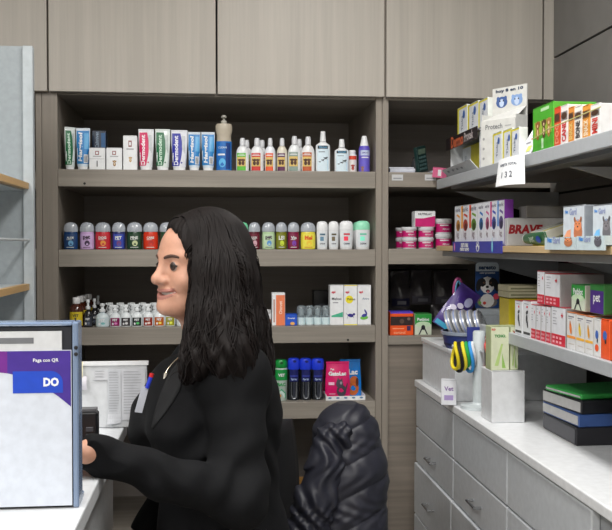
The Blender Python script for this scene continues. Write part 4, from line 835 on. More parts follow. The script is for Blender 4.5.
# dog display boxes (two low trays with upright boxes)
def lowtray(w, h, lab, dogc, white_dog=False):
    t = thing('display_tray', lab, 'tray'); c = mat((196, 212, 218), .4); b = MB()
    b.box(-w / 2, w / 2, -.003, 0, -.008, h, c); b.box(-w / 2, -w / 2 + .002, 0, .1, 0.0005, h, c); b.box(w / 2 - .002, w / 2, 0, .1, 0.0005, h, c); b.box(-w / 2, w / 2, 0, .1, 0.0005, .002, c)
    b.text('Nex', -w * .32, h * .72, w=w * .16, m=mat((60, 140, 220)), yf=-.003, bold=.05); b.text('Gard', -w * .1, h * .7, w=w * .24, m=mat((150, 160, 200)), yf=-.003, bold=.03)
    b.disc(w * .28, h * .42, w * .13, h * .5, mat(dogc), -.003, .0006); b.disc(w * .28, h * .7, w * .1, h * .2, mat(tint(dogc, 1.3)), -.003, .0009)
    for s in (-1, 1): b.disc(w * .28 + s * w * .04, h * .72, w * .012, h * .03, INK, -.003, .0012); b.poly([(w * .28 + s * w * .04, h * .85), (w * .28 + s * w * .12, h * .8), (w * .28 + s * w * .09, h * 1.0)] if s > 0 else [(w * .28 - w * .04, h * .85), (w * .28 - w * .09, h * 1.0), (w * .28 - w * .12, h * .8)], mat(tint(dogc, .8)), -.003, .001)
    b.disc(w * .28, h * .62, w * .02, h * .05, INK, -.003, .0012); b.build('tray_body', t); return t
def chewbox(w, h, lab, dogc, tri):
    def dec(b, w, h, y):
        b.text('Nex', -w * .32, h * .86, w=w * .16, m=mat((60, 140, 220)), yf=y, bold=.05); b.text('Gard', -w * .02, h * .85, w=w * .34, m=mat((150, 160, 200)), yf=y, bold=.03)
        b.poly([(-w * .45, h * .2), (-w * .12, h * .2), (-w * .12, h * .4), (-w * .3, h * .36)], mat(tri), y)
        b.disc(w * .22, h * .3, w * .2, h * .3, mat(dogc), y, .0008); b.disc(w * .22, h * .5, w * .17, h * .15, mat(tint(dogc, 1.2)), y, .001)
        for s in (-1, 1): b.disc(w * .22 + s * w * .07, h * .53, w * .02, h * .016, INK, y, .0014); b.disc(w * .22 + s * w * .14, h * .64, w * .04, h * .08, mat(tint(dogc, .8)), y, .0012, -s * .4)
        b.disc(w * .22, h * .46, w * .03, h * .022, INK, y, .0014); b.disc(w * .22, h * .62, w * .05, h * .025, mat((150, 170, 200)), y, .0014)
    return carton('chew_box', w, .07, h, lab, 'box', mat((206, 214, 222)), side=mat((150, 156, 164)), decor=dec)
XC = XS - .006
onwall(lambda w, h: lowtray(w, h, 'low pale blue tray with a tan terrier, holding the farther chew box', (190, 120, 80)), 546, 577, 237.5, zB, X=XC - .004, dep=0, k=1)
onwall(lambda w, h: lowtray(w, h, 'low pale blue tray with a dark spotted dog, holding the nearer chew box', (90, 90, 100)), 578, 606, 236, zB, X=XC - .004, dep=0, k=1)
onwall(lambda w, h: chewbox(w, h, 'upright chew box with a tan terrier on the middle wall shelf', (196, 120, 80), (236, 160, 120)), 562.5, 584, 206, zB + .003, X=XS + .012, dep=.036)
onwall(lambda w, h: chewbox(w, h, 'upright chew box with a spotted black and white dog, nearest the viewer', (110, 106, 110), (120, 190, 236)), 592, 612, 205, zB + .003, X=XS + .012, dep=.036)
# ---- lower shelf: medicine boxes
RD = (204, 30, 56)
def dec_rw(b, w, h, y):
    b.rect(-w / 2 + .0012, w / 2 - .0012, .0012, h * .3, mat(RD), y); b.rect(w * .24, w * .29, h * .74, h * .86, mat(RD), y, .0008); b.rect(w * .19, w * .34, h * .78, h * .82, mat(RD), y, .001)
    for i, q in enumerate((.88, .8, .7, .62, .55)): b.rect(-w * .38, -w * (.1 + .08 * (i % 2)), h * q, h * (q + .02), mat((150, 150, 160)), y)
    for i in range(3):
        for j in range(2): b.rect(-w * .38 + i * w * .24, -w * .24 + i * w * .24, h * (.07 + .11 * j), h * (.13 + .11 * j), mat((236, 170, 180)), y, .0008)
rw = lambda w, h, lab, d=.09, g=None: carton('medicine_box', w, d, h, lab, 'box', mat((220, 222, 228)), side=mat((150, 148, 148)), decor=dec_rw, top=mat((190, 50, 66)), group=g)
z3 = zC + .0008
ROW = [(531, 536, 303), (536.2, 541, 304), (541.2, 546, 305), (546.2, 551, 306), (551.2, 566, 309)]
RL = ['red-banded white box on the lower wall shelf, next to the black figure boxes', 'red-banded white box, second after the black figure boxes', 'red-banded white box, third after the black figure boxes', 'red-banded white box squeezed beside the wide one, bottom row', 'wide red-banded white box beside the carrot boxes, bottom row']
for (a, b, yt), lab in zip(ROW, RL): onwall(lambda w, h: rw(w, h, lab), a, b, 305 + (a - 531) * .12, z3, dep=.046, k=.97)
zz3 = z3 + (PX(548, 307, XS + .012).z - z3) + .003
def onwall2(m_, a, b, yt, **k): return onwall(m_, a, b, yt, zz3, **k)
onwall2(lambda w, h: rw(w, h, 'red-banded white box, farther of the two stacked on the row'), 537, 544.5, 271.5, dep=.046)
onwall2(lambda w, h: rw(w, h, 'red-banded white box, nearer of the two stacked on the row', .1), 545, 560.5, 274, dep=.05)
def dec_fig(b, w, h, y):
    b.disc(0, h * .5, w * .1, h * .12, INK, y); b.disc(w * .1, h * .36, w * .08, h * .12, INK, y, .0008, .3); b.disc(w * .04, h * .68, w * .14, h * .05, INK, y, .0008, .4); b.rect(-w * .4, w * .4, h * .06, h * .13, INK, y); b.rect(-w * .05, w * .12, h * .8, h * .86, mat(RD), y); b.rect(-w * .3, w * .2, h * .9, h * .92, mat((140, 140, 150)), y)
for a, b, lab in ((514.5, 522, 'white box with a black curved figure, farther one on the lower wall shelf'), (522.3, 530.7, 'white box with a black curved figure, beside the red-banded boxes')):
    onwall(lambda w, h: carton('joint_box', w, .08, h, lab, 'box', mat((222, 224, 228)), decor=dec_fig, top=mat((170, 60, 70))), a, b, 301, z3, dep=.042)
def dec_car(i):
    c1 = [(236, 130, 50), (230, 200, 60), (226, 160, 40)][i]
    def d(b, w, h, y):
        b.rect(-w / 2 + .001, w / 2 - .001, h * .31, h * .38, mat((240, 150, 60) if i == 0 else (240, 180, 60)), y)
        b.disc(-w * .05, h * .58, w * .13, h * .16, mat(c1), y, .0008, .25); b.disc(-w * .1, h * .72, w * .06, h * .06, mat(tint(c1, .8)), y, .0009); b.rect(-w * .35, w * .3, h * .88, h * .91, mat((120, 120, 130)), y); b.rect(-w * .35, w * .1, h * .83, h * .85, mat((150, 150, 160)), y)
        b.rect(-w * .3, w * .35, h * .15, h * .17, mat((190, 180, 170)), y)
    return d
for i, (a, b) in enumerate(((566.5, 575.5), (575.8, 584.5), (584.8, 593))):
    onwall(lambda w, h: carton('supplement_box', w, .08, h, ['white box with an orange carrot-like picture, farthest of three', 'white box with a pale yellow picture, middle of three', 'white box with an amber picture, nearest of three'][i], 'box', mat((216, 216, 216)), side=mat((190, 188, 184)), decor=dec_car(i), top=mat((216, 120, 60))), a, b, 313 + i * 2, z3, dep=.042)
for a, b, yt, c, lab in ((593.5, 600, 320, (214, 214, 214), 'white box with blue and red figures near the end of the lower shelf'), (600.5, 609, 320, (226, 84, 34), 'orange-red box at the near end of the lower shelf')):
    onwall(lambda w, h: carton('supplement_box', w, .08, h, lab, 'box', mat(c), decor=lambda b, w, h, y: (b.disc(0, h * .6, w * .25, h * .12, mat((60, 100, 180)), y), b.disc(0, h * .25, w * .3, h * .1, mat((230, 90, 40)), y), b.disc(w * .1, h * .45, w * .1, h * .06, INK, y, .0008))), a, b, yt, z3, dep=.042)
onwall2(lambda w, h: petblot(w, h, 'green and white box with a black dog standing on the carrot boxes', .085), 570.5, 584.5, 285, dep=.045)
onwall2(lambda w, h: carton('worming_box', w, .08, h, 'dark green box with a violet front, on the lower shelf stack', 'box', mat((72, 40, 130)), side=mat((60, 120, 60)), decor=lambda b, w, h, y: (b.rect(-w / 2 + .001, w / 2 - .001, h * .8, h - .001, mat((50, 130, 60)), y), b.text('pet', 0, h * .5, w=w * .5, m=WHITE, yf=y))), 588, 602, 285, dep=.045)
# cream flat boxes and yellow box at the far end
for i, lab in enumerate(('cream flat box with brown animal picture, bottom one of the far stack', 'cream flat box with brown animal picture, top one of the far stack')):
    yy = 2.40; q = P(527, 298, 2.36).z
    t = carton('flat_box', .125, .09, .0165, lab, 'box', mat((196, 190, 160)), side=mat((170, 164, 134)), decor=lambda b, w, h, y: (b.rect(-w * .45, w * .1, h * .35, h * .6, mat((130, 130, 100)), y), b.dog(w * .35, h * .5, h * .7, mat((110, 70, 40)), y)))
    put(t, (.853, yy, q + .0006 + i * .0172))
qz = P(527, 298, 2.36).z
t = carton('treat_box', .12, .08, qz - zC - .003, 'yellow box under the cream flat boxes at the far end of the lower shelf', 'box', mat((214, 196, 40)), side=mat((190, 170, 40)), decor=lambda b, w, h, y: b.rect(-w * .2, w * .3, h * .3, h * .6, mat((120, 150, 70)), y)); put(t, (.853, 2.40, zC + .0008))
# ================= counter with white drawers under the right shelves
XD = P(418, 381, 2.9).x
wd2 = mat((188, 192, 196), .35); dk = mat((60, 60, 64), .7)
t = thing('drawer_cabinet', 'white drawer cabinet below the right wall shelves', 'drawer cabinet', (0, 0, 0))
Y0, Y1 = 1.35, 2.93
MB().box(XD + .018, XW - .003, Y0 + .01, Y1, .06, zT - .022, mat((150, 153, 156), .4)).build('carcass', t)
MB().box(XD - .004, XW - .002, Y0, Y1 + .005, zT - .022, zT, mat((222, 224, 226), .3)).build('top_board', t, bevel=.003)
MB().box(XD + .05, XW - .01, Y0 + .02, Y1, 0, .06, dk).build('plinth', t)
zs_ = [zT - .026, PX(418, 428.5, XD).z, PX(418, 464, XD).z]
zs_ += [zs_[2] - .17, zs_[2] - .36, .065]
W_ = .46
for c in range(3):
    ya, yb = Y1 - .004 - c * (W_ + .004), Y1 - .004 - c * (W_ + .004) - W_
    for k in range(len(zs_) - 1):
        out = .0 if k < 2 else -.006
        d = MB().box(XD + out, XD + .0175, max(yb, Y0 + .012), ya, zs_[k + 1] + .004, zs_[k], wd2).build('drawer', t, bevel=.003)
        if k == 0: continue
        h = MB(); yc = (ya + yb) / 2; zc = (zs_[k] + zs_[k + 1]) / 2 - .00
        h.tube([(XD + out + .002, yc + .035, zc), (XD + out - .018, yc + .035, zc), (XD + out - .018, yc - .035, zc), (XD + out + .002, yc - .035, zc)], .0035, mat((150, 152, 156), .25, metal=.9), 8); h.build('handle', d, smooth=True)
# raised white block
t = thing('white_riser', 'white raised box on the drawer cabinet with the collar tins on it', 'riser')
q = P(424, 338, 2.88); xr0 = q.x; zr0 = q.z; yr0 = 2.50
b = MB(); b.box(xr0, XW - .08, yr0, 2.9, zT + .0005, zr0 - .012, mat((214, 217, 220), .4)); b.build('riser_body', t, bevel=.003); MB().box(xr0 - .004, XW - .076, yr0 - .004, 2.904, zr0 - .012, zr0, mat((224, 226, 228), .35)).build('riser_top', t, bevel=.002)
p = P(448, 392, 2.47)
t = carton('medicine_box', .042, .03, .07, 'small white box with violet print standing before the white riser', 'box', mat((214, 216, 222)), decor=lambda b, w, h, y: (b.text('Vet', 0, h * .66, w=w * .6, m=mat((120, 80, 150)), yf=y), b.rect(-w * .3, w * .3, h * .2, h * .4, mat((160, 140, 190)), y))); put(t, (P(449, 372, 2.46).x, 2.462, zT + .0006), -.25)
# tins basket
t = thing('collar_tin_basket', 'blue display basket packed with silver flea collar tins', 'basket')
pc = P(466, 338, 2.55); bx0, by0 = pc.x, 2.62; w_, d_, h_ = .12, .15, .055
nb = mat((46, 60, 120), .4); b = MB()
b.lathe([(.058, 0), (.064, .012), (.068, .035), (.071, .045)], nb, 28, 1.1, caps=False); b.lathe([(.0001, .0005), (.058, .0005)], nb, 28, 1.1, caps=False); b.lathe([(.068, .045), (.064, .01), (.0001, .008)], mat((30, 36, 70)), 28, 1.1, caps=False)
b.lathe([(.07, .039), (.074, .041), (.074, .049), (.069, .05)], mat((150, 160, 176), .3, metal=.3), 28, 1.1, caps=False); b.build('basket_body', t, smooth=True)
c = MB(); c.box(.0, .075, -.087, -.084, .0, .068, mat((40, 52, 130), .4)); c.disc(.045, .035, .014, .016, mat((200, 50, 70)), -.087, .0006); c.text('10', .045, .035, w=.014, m=WHITE, yf=-.087, e=.001); c.build('front_card', t)
put(t, (P(466, 330, 2.6).x, 2.60, zr0 + .0004), -.25)
bk = t.location.copy()
for i in range(5):
    t = thing('collar_tin', ['silver collar tin, first in the blue basket from the purple packet', 'silver collar tin, second in the blue basket', 'silver collar tin in the middle of the blue basket', 'silver collar tin, fourth in the blue basket', 'silver collar tin in the blue basket nearest the dog card'][i], 'tin', group='silver flea collar tins')
    sv = mat((206, 209, 214), .28, metal=.6); b = MB(); b.lathe([(.046, -.008), (.048, -.006), (.048, .006), (.046, .008)], sv, 28, 1); b.lathe([(.0001, .0086), (.036, .0086), (.038, .0078)], mat((206, 208, 212), .25, metal=.6), 28, 1, caps=False); b.build('tin_body', t, smooth=True)
    l = MB(); l.lathe([(.0483, -.0015), (.0483, .002)], mat((130, 146, 190)), 28, 1, caps=False); l.build('tin_band', t, smooth=True)
    t.location = (bk.x - .036 + i * .0190, bk.y + .014 - i * .009, zr0 + .066); t.rotation_euler = (0, math.radians(68), math.radians(-28))
# dog card (seresto)
def card():
    t = thing('collar_poster_card', 'tall blue card with a black and white dog behind the tins', 'display card'); w, h = .084, .165; n = 8; b = MB(); bl = mat((30, 66, 122), .4)
    pts = [(-w / 2, 0), (w / 2, 0)]
    for cx, a0 in ((w / 2 - .012, 0), (-w / 2 + .012, 90)): pts += [(cx + .012 * math.cos(math.radians(a0 + 15 * k)), h - .012 + .012 * math.sin(math.radians(a0 + 15 * k))) for k in range(7)]
    N = len(pts); b.add([(x, -.0015, z) for x, z in pts] + [(x, .0015, z) for x, z in pts], [tuple(range(N)), tuple(range(N, 2 * N))[::-1]] + [(i, N + i, N + (i + 1) % N, (i + 1) % N) for i in range(N)], bl)
    y = -.0015
    top = [(x, z) for x, z in pts[2:]]; b.poly([(w / 2 - .0005, h * .80), *[(x * .985, z - .0008) for x, z in top], (-w / 2 + .0005, h * .80)], mat((196, 206, 214)), y, .0004)
    b.text('seresto', 0, h * .88, w=w * .74, m=mat((28, 60, 96)), yf=y, e=.0008, bold=.05); b.text('color protection', 0, h * .76, w=w * .66, m=WHITE, yf=y, e=.0008, bold=.03)
    W2, K, G2 = mat((226, 224, 222)), mat((30, 28, 30)), mat((120, 112, 108))
    b.disc(0, h * .13, w * .44, h * .125, G2, y, .0005); b.disc(0, h * .16, w * .30, h * .15, W2, y, .0007)
    b.disc(0, h * .50, w * .31, h * .185, W2, y, .0009)
    for q in (-1, 1): b.disc(q * w * .21, h * .56, w * .15, h * .10, K, y, .0011, -q * .3); b.disc(q * w * .37, h * .50, w * .11, h * .14, K, y, .0012, q * .2)
    b.disc(0, h * .56, w * .07, h * .13, W2, y, .0013); b.disc(0, h * .42, w * .2, h * .09, mat((236, 234, 232)), y, .0013); b.disc(0, h * .46, w * .07, h * .028, K, y, .0016)
    for q in (-1, 1): b.disc(q * w * .14, h * .55, w * .045, h * .020, mat((150, 110, 80)), y, .0015); b.disc(q * w * .14, h * .55, w * .025, h * .014, mat((8, 8, 10)), y, .0018)
    b.disc(w * .02, h * .37, w * .09, h * .035, mat((80, 24, 30)), y, .0017); b.disc(w * .03, h * .355, w * .05, h * .028, mat((214, 110, 120)), y, .0019); b.disc(w * .38, h * .25, w * .13, w * .13, mat((206, 70, 90)), y, .0016)
    b.disc(-w * .32, h * .12, w * .06, w * .07, mat((110, 170, 60)), y, .0016); b.disc(-w * .12, h * .11, w * .07, w * .07, mat((200, 60, 50)), y, .0016); b.build('card_panel', t)
    s = MB(); s.box(-w * .45, w * .9, -.05, .0, -.02, -.001, mat((196, 204, 210), .4)); s.build('card_base', t); return t
qd = P(487, 308, 2.77); t = card(); s = (P(487, 262, 2.77).z - qd.z) / .165; t.scale = (s * 1.02, 1, s); put(t, (qd.x, 2.77, qd.z), -.02)
t = thing('white_tray', 'white folded tray carrying the dog card behind the basket', 'tray'); ht = qd.z - .02 * s - zr0 - .0015
MB().box(-.045, .075, -.052, .0, 0, ht, mat((190, 198, 204), .4)).build('tray_body', t, bevel=.002); MB().box(.03, .082, -.06, -.0525, 0, ht * .55, mat((150, 160, 170), .4)).build('tray_flap', t); put(t, (qd.x + .0, 2.77, zr0 + .0005), 0)
# purple packet
def art_p(b, w, h, yf):
    for x, z, r in ((-.1, .3, .2), (.15, .45, .16), (.0, .6, .14), (-.2, .5, .13), (.2, .25, .12)): b.disc(w * x, h * z, w * r, w * r * .8, mat((206, 200, 220)), yf, .007)
    b.rect(-w * .45, w * .45, h * .02, h * .12, mat((60, 160, 196)), yf, .004); b.disc(w * .2, h * .75, w * .16, w * .2, mat((190, 190, 230)), yf, .006)
t = pouch('toy_packet', .08, .15, 'purple packet with white paw shapes leaning left of the basket', 'packet', mat((66, 44, 122), .3, coat=.3), art_p, d=.03); pq = P(449, 322, 2.78); put(t, (pq.x, 2.78, zr0 + .004)); t.rotation_euler = (0, .62, -.1); t.location.x = pq.x - .02; t.location.z = zr0 + .0385
o = MB(); pq = P(459, 292, 2.79); oo = []
for k in range(25):
    a = 2 * math.pi * k / 24; oo.append((.014 * math.cos(a), 0, .042 * math.sin(a)))
o.tube(oo[:-1], .005, mat((150, 60, 110), .3), 8, closed=True); o.tube([(x * .7, -.002, z * .8) for x, y, z in oo[:-1]], .003, mat((90, 170, 210), .3), 8, closed=True); o = o.build('dog_collar', smooth=True); tag(o, 'pink and blue looped collar standing up behind the purple packet', 'collar'); o.location = (pq.x, 2.80, zr0 + .15); o.location.z = pq.z
# green TCHO box(es)
for i, (a, b) in enumerate(((491, 510), (510.5, 519))):
    x0, x1 = P(a, 345, 2.2).x, P(b, 345, 2.2).x; zt2 = P(505, 326, 2.2).z
    def dt(bb, w, h, y):
        if i == 0: bb.text('TCHO.', -w * .0, h * .78, w=w * .62, m=mat((40, 130, 60)), yf=y, bold=.05); bb.text('KO', -w * .36, h * .93, w=w * .2, m=mat((200, 50, 50)), yf=y, bold=.05)
        else: bb.text('XI', 0, h * .86, w=w * .6, m=mat((160, 60, 50)), yf=y, bold=.05)
        bb.poly([(-w * .3, h * .1), (-w * .1, h * .1), (w * .15, h * .6), (w * .05, h * .6)], mat((170, 196, 120)), y)
        bb.poly([(w * .1, h * .05), (w * .3, h * .05), (w * .1, h * .4)], mat((140, 180, 90)), y)
    t = carton('repellent_box', x1 - x0 - .001, .045, zt2 - zT - .132, ['wider pale green box standing behind the bright looped collars', 'narrow pale green box right beside the wider pale green one'][i], 'box', mat((200, 206, 176)), side=mat((170, 180, 140)), decor=dt); put(t, ((x0 + x1) / 2, 2.225, zT + .1310))
t = carton('packing_box', .085, .09, .13, 'plain white box standing under the two pale green boxes', 'box', mat((206, 208, 210))); put(t, ((P(491, 345, 2.2).x + P(519, 345, 2.2).x) / 2 + .006, 2.235, zT + .0004))
# collars and leads heaped in a cup holder
t = thing('lead_holder', 'white upright post holder hung with bright collars on the cabinet', 'holder'); ph = P(479, 331, 2.40)
b = MB(); b.lathe([(.05, 0), (.05, .008), (.02, .012), (.0165, .016), (.0165, ph.z - zT - .004), (.014, ph.z - zT)], mat((196, 204, 206), .35), 22, 1); b.build('post', t, smooth=True)
m = MB(); zarm = P(470, 346, 2.40).z - zT
m.tube([(-.075, 0, zarm), (.075, 0, zarm)], .004, mat((190, 196, 200), .3), 8); m.tube([(0, -.03, zarm - .012), (0, .05, zarm - .012)], .004, mat((190, 196, 200), .3), 8); m.build('cross_arm', t, smooth=True)
put(t, (ph.x, 2.40, zT + .0005)); random.seed(11)
CLRS = [('yellow', (226, 206, 40)), ('black', (30, 30, 36)), ('bright yellow', (236, 220, 60)), ('green', (40, 160, 80)), ('sky blue', (60, 150, 220)), ('white', (220, 222, 226)), ('red', (206, 44, 50)), ('violet', (110, 60, 170)), ('yellow-green', (170, 200, 50)), ('orange', (236, 130, 40)), ('dark blue', (36, 50, 140)), ('pink', (226, 120, 150))]
xs_ = [-.066, -.056, -.046, -.036, -.026, -.019, .019, .027, .037, .047, .057, .067]
for (cn, c), xx in zip(CLRS, xs_):
    rr = random.uniform(.028, .036); L = random.uniform(.95, 1.25); pts = []
    for k in range(28):
        a = 2 * math.pi * k / 28; pts.append((.004 * math.sin(2 * a), rr * .8 * math.cos(a), -rr * L + rr * L * math.sin(a)))
    o = MB().tube(pts, .0048, mat(c, .4), 8, closed=True); o = o.build('rolled_collar', smooth=True); tag(o, '%s pet collar looped over the white post holder arm' % cn, 'collar', 'bright collars on the holder')
    o.location = (ph.x + xx, 2.40, zT + zarm + .0088); 
# loose things below the lower shelf
for i, (w, h, c, lab) in enumerate(((.20, .04, (34, 34, 40), 'black flat case lying on the cabinet under the lower shelf'), (.19, .028, (60, 90, 150), 'blue folder on the black flat case'), (.18, .03, (26, 28, 34), 'thick black book on the blue folder'), (.15, .012, (60, 170, 80), 'green booklet on top of the thick black book'))):
    z0 = zT + .0006 + sum((.04, .028, .03, .012)[:i]) + i * .0008
    t = thing('book' if i else 'case', lab, 'book' if i else 'case'); MB().rbox(-.1, .1, -w / 2, w / 2, 0, h, mat(c), .002).build('cover', t)
    MB().box(-.1015, -.1, -w / 2 + .004, w / 2 - .004, .004, h - .004, mat((190, 190, 190)) if i else mat((70, 70, 76))).build('page_block' if i else 'zip', t); put(t, (.9, 2.02, z0), .06 * i)
# ================================================================ SIGNED-DISTANCE MODELLING
def smin(a, b, k):
    if k <= 0: return np.minimum(a, b)
    h = np.clip(.5 + .5 * (b - a) / k, 0, 1); return b * (1 - h) + a * h - k * h * (1 - h)
def smax(a, b, k): return -smin(-a, -b, k)
def s_ell(X, Y, Z, c, r):
    x, y, z = (X - c[0]) / r[0], (Y - c[1]) / r[1], (Z - c[2]) / r[2]
    k0 = np.sqrt(x * x + y * y + z * z) + 1e-9; k1 = np.sqrt((x / r[0]) ** 2 + (y / r[1]) ** 2 + (z / r[2]) ** 2) + 1e-9
    return k0 * (k0 - 1) / k1
def s_cap(X, Y, Z, a, b, ra, rb):
    a = np.array(a, float); b = np.array(b, float); d = b - a; L = float(d @ d) + 1e-12
    t = np.clip(((X - a[0]) * d[0] + (Y - a[1]) * d[1] + (Z - a[2]) * d[2]) / L, 0, 1)
    return np.sqrt((X - a[0] - t * d[0]) ** 2 + (Y - a[1] - t * d[1]) ** 2 + (Z - a[2] - t * d[2]) ** 2) - (ra + (rb - ra) * t)
class Field:
    def __init__(s, xs, ys, zs):
        s.xs, s.ys, s.zs = [np.asarray(v, np.float32) for v in (xs, ys, zs)]
        s.a = np.full((len(xs), len(ys), len(zs)), .08, np.float32)
    def sub(s, lo, hi):
        return tuple(slice(max(0, int(np.searchsorted(v, l)) - 1), min(len(v), int(np.searchsorted(v, h)) + 1)) for v, l, h in zip((s.xs, s.ys, s.zs), lo, hi))
    def apply(s, lo, hi, fn, k=.02, op=smin):
        sl = s.sub(lo, hi)
        X, Y, Z = np.meshgrid(s.xs[sl[0]], s.ys[sl[1]], s.zs[sl[2]], indexing='ij', sparse=True)
        s.a[sl] = op(s.a[sl], np.minimum(fn(X, Y, Z), .08).astype(np.float32) if op is smin else fn(X, Y, Z).astype(np.float32), k)
    def cap(s, a, b, ra, rb, k=.02):
        m = max(ra, rb) + max(.03, k); lo = [min(p, q) - m for p, q in zip(a, b)]; hi = [max(p, q) + m for p, q in zip(a, b)]
        s.apply(lo, hi, lambda X, Y, Z: s_cap(X, Y, Z, a, b, ra, rb), k)
    def chain(s, pts, rs, k=.02):
        for i in range(len(pts) - 1): s.cap(pts[i], pts[i + 1], rs[i], rs[i + 1], k)
    def ell(s, c, r, rz=0, k=.03):
        m = max(r) + max(.03, k); co, si = math.cos(rz), math.sin(rz)
        def fn(X, Y, Z):
            x = (X - c[0]) * co + (Y - c[1]) * si; y = -(X - c[0]) * si + (Y - c[1]) * co
            return s_ell(x, y, Z - c[2] + 0 * X, (0, 0, 0), r)
        s.apply([v - m for v in c], [v + m for v in c], fn, k)
    def at(s, p):
        p = np.atleast_2d(np.asarray(p, float)); fi = []; 
        for v, q in zip((s.xs, s.ys, s.zs), p.T): fi.append(np.clip(np.interp(q, v, np.arange(len(v))), 0, len(v) - 1.001))
        i = [f.astype(int) for f in fi]; t = [f - j for f, j in zip(fi, i)]; o = 0
        for a in (0, 1):
            for b in (0, 1):
                for c in (0, 1):
                    o = o + s.a[i[0] + a, i[1] + b, i[2] + c] * (t[0] if a else 1 - t[0]) * (t[1] if b else 1 - t[1]) * (t[2] if c else 1 - t[2])
        return o
    def grad(s, p, e=.003):
        p = np.atleast_2d(p); g = np.stack([s.at(p + e * np.eye(3)[i]) - s.at(p - e * np.eye(3)[i]) for i in range(3)], 1)
        return g / (np.linalg.norm(g, axis=1, keepdims=True) + 1e-9)
    def march(s, o, d, t0=0., t1=3., st=.0015):
        ts = np.arange(t0, t1, st); v = s.at(np.asarray(o)[None] + ts[:, None] * np.asarray(d)[None]); w = np.where(v < 0)[0]
        return None if len(w) == 0 else np.asarray(o) + ts[w[0]] * np.asarray(d)
    def mesh(s, name, parent, mats, matfn=None):
        g = vdb.FloatGrid(); g.background = .08; g.copyFromArray(np.ascontiguousarray(s.a)); p, q = g.convertToQuads(0.0)
        W = np.stack([np.interp(p[:, i], np.arange(len(v)), v) for i, v in enumerate((s.xs, s.ys, s.zs))], 1)
        me = bpy.data.meshes.new(name); me.vertices.add(len(W)); me.vertices.foreach_set('co', W.astype(np.float32).ravel())
        me.loops.add(q.size); me.loops.foreach_set('vertex_index', q[:, ::-1].astype(np.int32).ravel()); me.polygons.add(len(q))
        me.polygons.foreach_set('loop_start', np.arange(0, q.size, 4, dtype=np.int32)); me.polygons.foreach_set('loop_total', np.full(len(q), 4, np.int32))
        for m in mats: me.materials.append(m)
        if matfn is not None: me.polygons.foreach_set('material_index', matfn(W[q].mean(1)).astype(np.int32))
        me.polygons.foreach_set('use_smooth', [True] * len(q)); me.update(calc_edges=True); me.validate()
        o = bpy.data.objects.new(name, me); COL.objects.link(o); o.parent = parent
        # outward orientation
        k = np.array(me.polygons[0].normal); c = np.array(me.polygons[0].center)
        if float(s.grad(c)[0] @ k) < 0: me.flip_normals()
        return o
def V3(v): return (float(v[0]), float(v[1]), float(v[2]))
# ================================================================ PERSON
HY = 1.88; H = P(202.6, 267.5, HY); TH_ = math.radians(-60)
co_, si_ = math.cos(TH_), math.sin(TH_)
def L2W(p): return (H.x + p[0] * co_ - p[1] * si_, H.y + p[0] * si_ + p[1] * co_, H.z + p[2])
def W2L(X, Y, Z): x, y = X - H.x, Y - H.y; return x * co_ + y * si_, -x * si_ + y * co_, Z - H.z
def zstack(*seg):
    out = []
    for a, b, st in seg: out += list(np.arange(a, b, st))
    return out
rng = lambda a, b, st: np.arange(a, b, st)
Bf = Field(rng(-.43, .26, .0025), rng(1.56, 2.2, .0024), zstack((-.02, .55, .009), (.55, 1.28, .0033), (1.28, 1.60, .0017)))
MC = 4.8
def headfn(X, Y, Z):
    x, y, z = W2L(X, Y, Z); ax = np.abs(x)
    d = s_ell(x, y, z, (0, .012, .03), (.073, .092, .078))
    d = smin(d, s_ell(x, y, z, (0, -.022, .03), (.062, .066, .062)), .03)            # forehead
    d = smin(d, s_ell(x, y, z, (0, -.036, -.022), (.055, .052, .062)), .03)          # face
    d = smin(d, s_ell(x, y, z, (0, -.054, -.066), (.037, .038, .027)), .025)         # jaw
    d = smin(d, s_cap(ax, y, z, (.05, .0, -.04), (.018, -.066, -.078), .016, .014), .025)  # jaw line
    d = smin(d, s_ell(x, y, z, (0, -.085, -.079), (.019, .015, .014)), .02)         # chin
    d = smin(d, s_ell(ax, y, z, (.038, -.063, -.026), (.021, .020, .019)), .018)     # smiling cheeks
    d = smin(d, s_cap(ax, y, z, (.010, -.083, .022), (.044, -.070, .024), .008, .007), .014)  # brow ridge
    d = smax(d, -s_ell(ax, y, z, (.030, -.098, .006), (.018, .016, .012)), .012)     # eye sockets
    d = smin(d, s_cap(x, y, z, (0, -.084, .018), (0, -.101, -.018), .0080, .0108), .011)      # nose bridge
    d = smin(d, s_ell(x, y, z, (0, -.103, -.0225), (.0125, .0125, .0110)), .007)
    d = smin(d, s_ell(ax, y, z, (.0130, -.093, -.0255), (.0080, .010, .0078)), .006)  # nostril wings
    d = smax(d, -s_ell(ax, y, z, (.006, -.102, -.0345), (.0032, .005, .003)), .002)
    d = smin(d, s_ell(x, y, z, (0, -.081, -.050), (.030, .0145, .018)), .012)        # muzzle
    zc = -.0515 + MC * x * x; yy = y - 9 * x * x                                     # smiling mouth line, wrapped round the face
    d = smin(d, s_ell(x, yy, z - zc, (0, -.0905, .0056), (.037, .0064, .0038)), .004)      # upper lip
    d = smin(d, s_ell(x, yy, z - zc, (0, -.0895, -.0066), (.032, .0070, .0044)), .004)     # lower lip
    d = smax(d, -s_ell(x, yy, z - zc, (0, -.096, -.0003), (.0340, .0150, .0032)), .0015)   # open smile
    d = smax(d, -s_cap(ax, y, z, (.020, -.092, -.034), (.036, -.078, -.052), .0015, .0015), .006)  # smile crease
    d = smin(d, s_ell(ax, y, z, (.030, -.0735, .005), (.0145, .0145, .0135)), .003)  # lids
    d = smax(d, -s_ell(ax, y, z - (-.9 * (ax - .03) ** 2 * 10), (.030, -.092, .0038), (.0120, .0120, .0028)), .001)  # eye opening
    d = smin(d, s_ell(ax, y, z, (.073, .012, -.004), (.006, .015, .026)), .006)      # ears
    return d
hl = L2W((0, 0, 0))
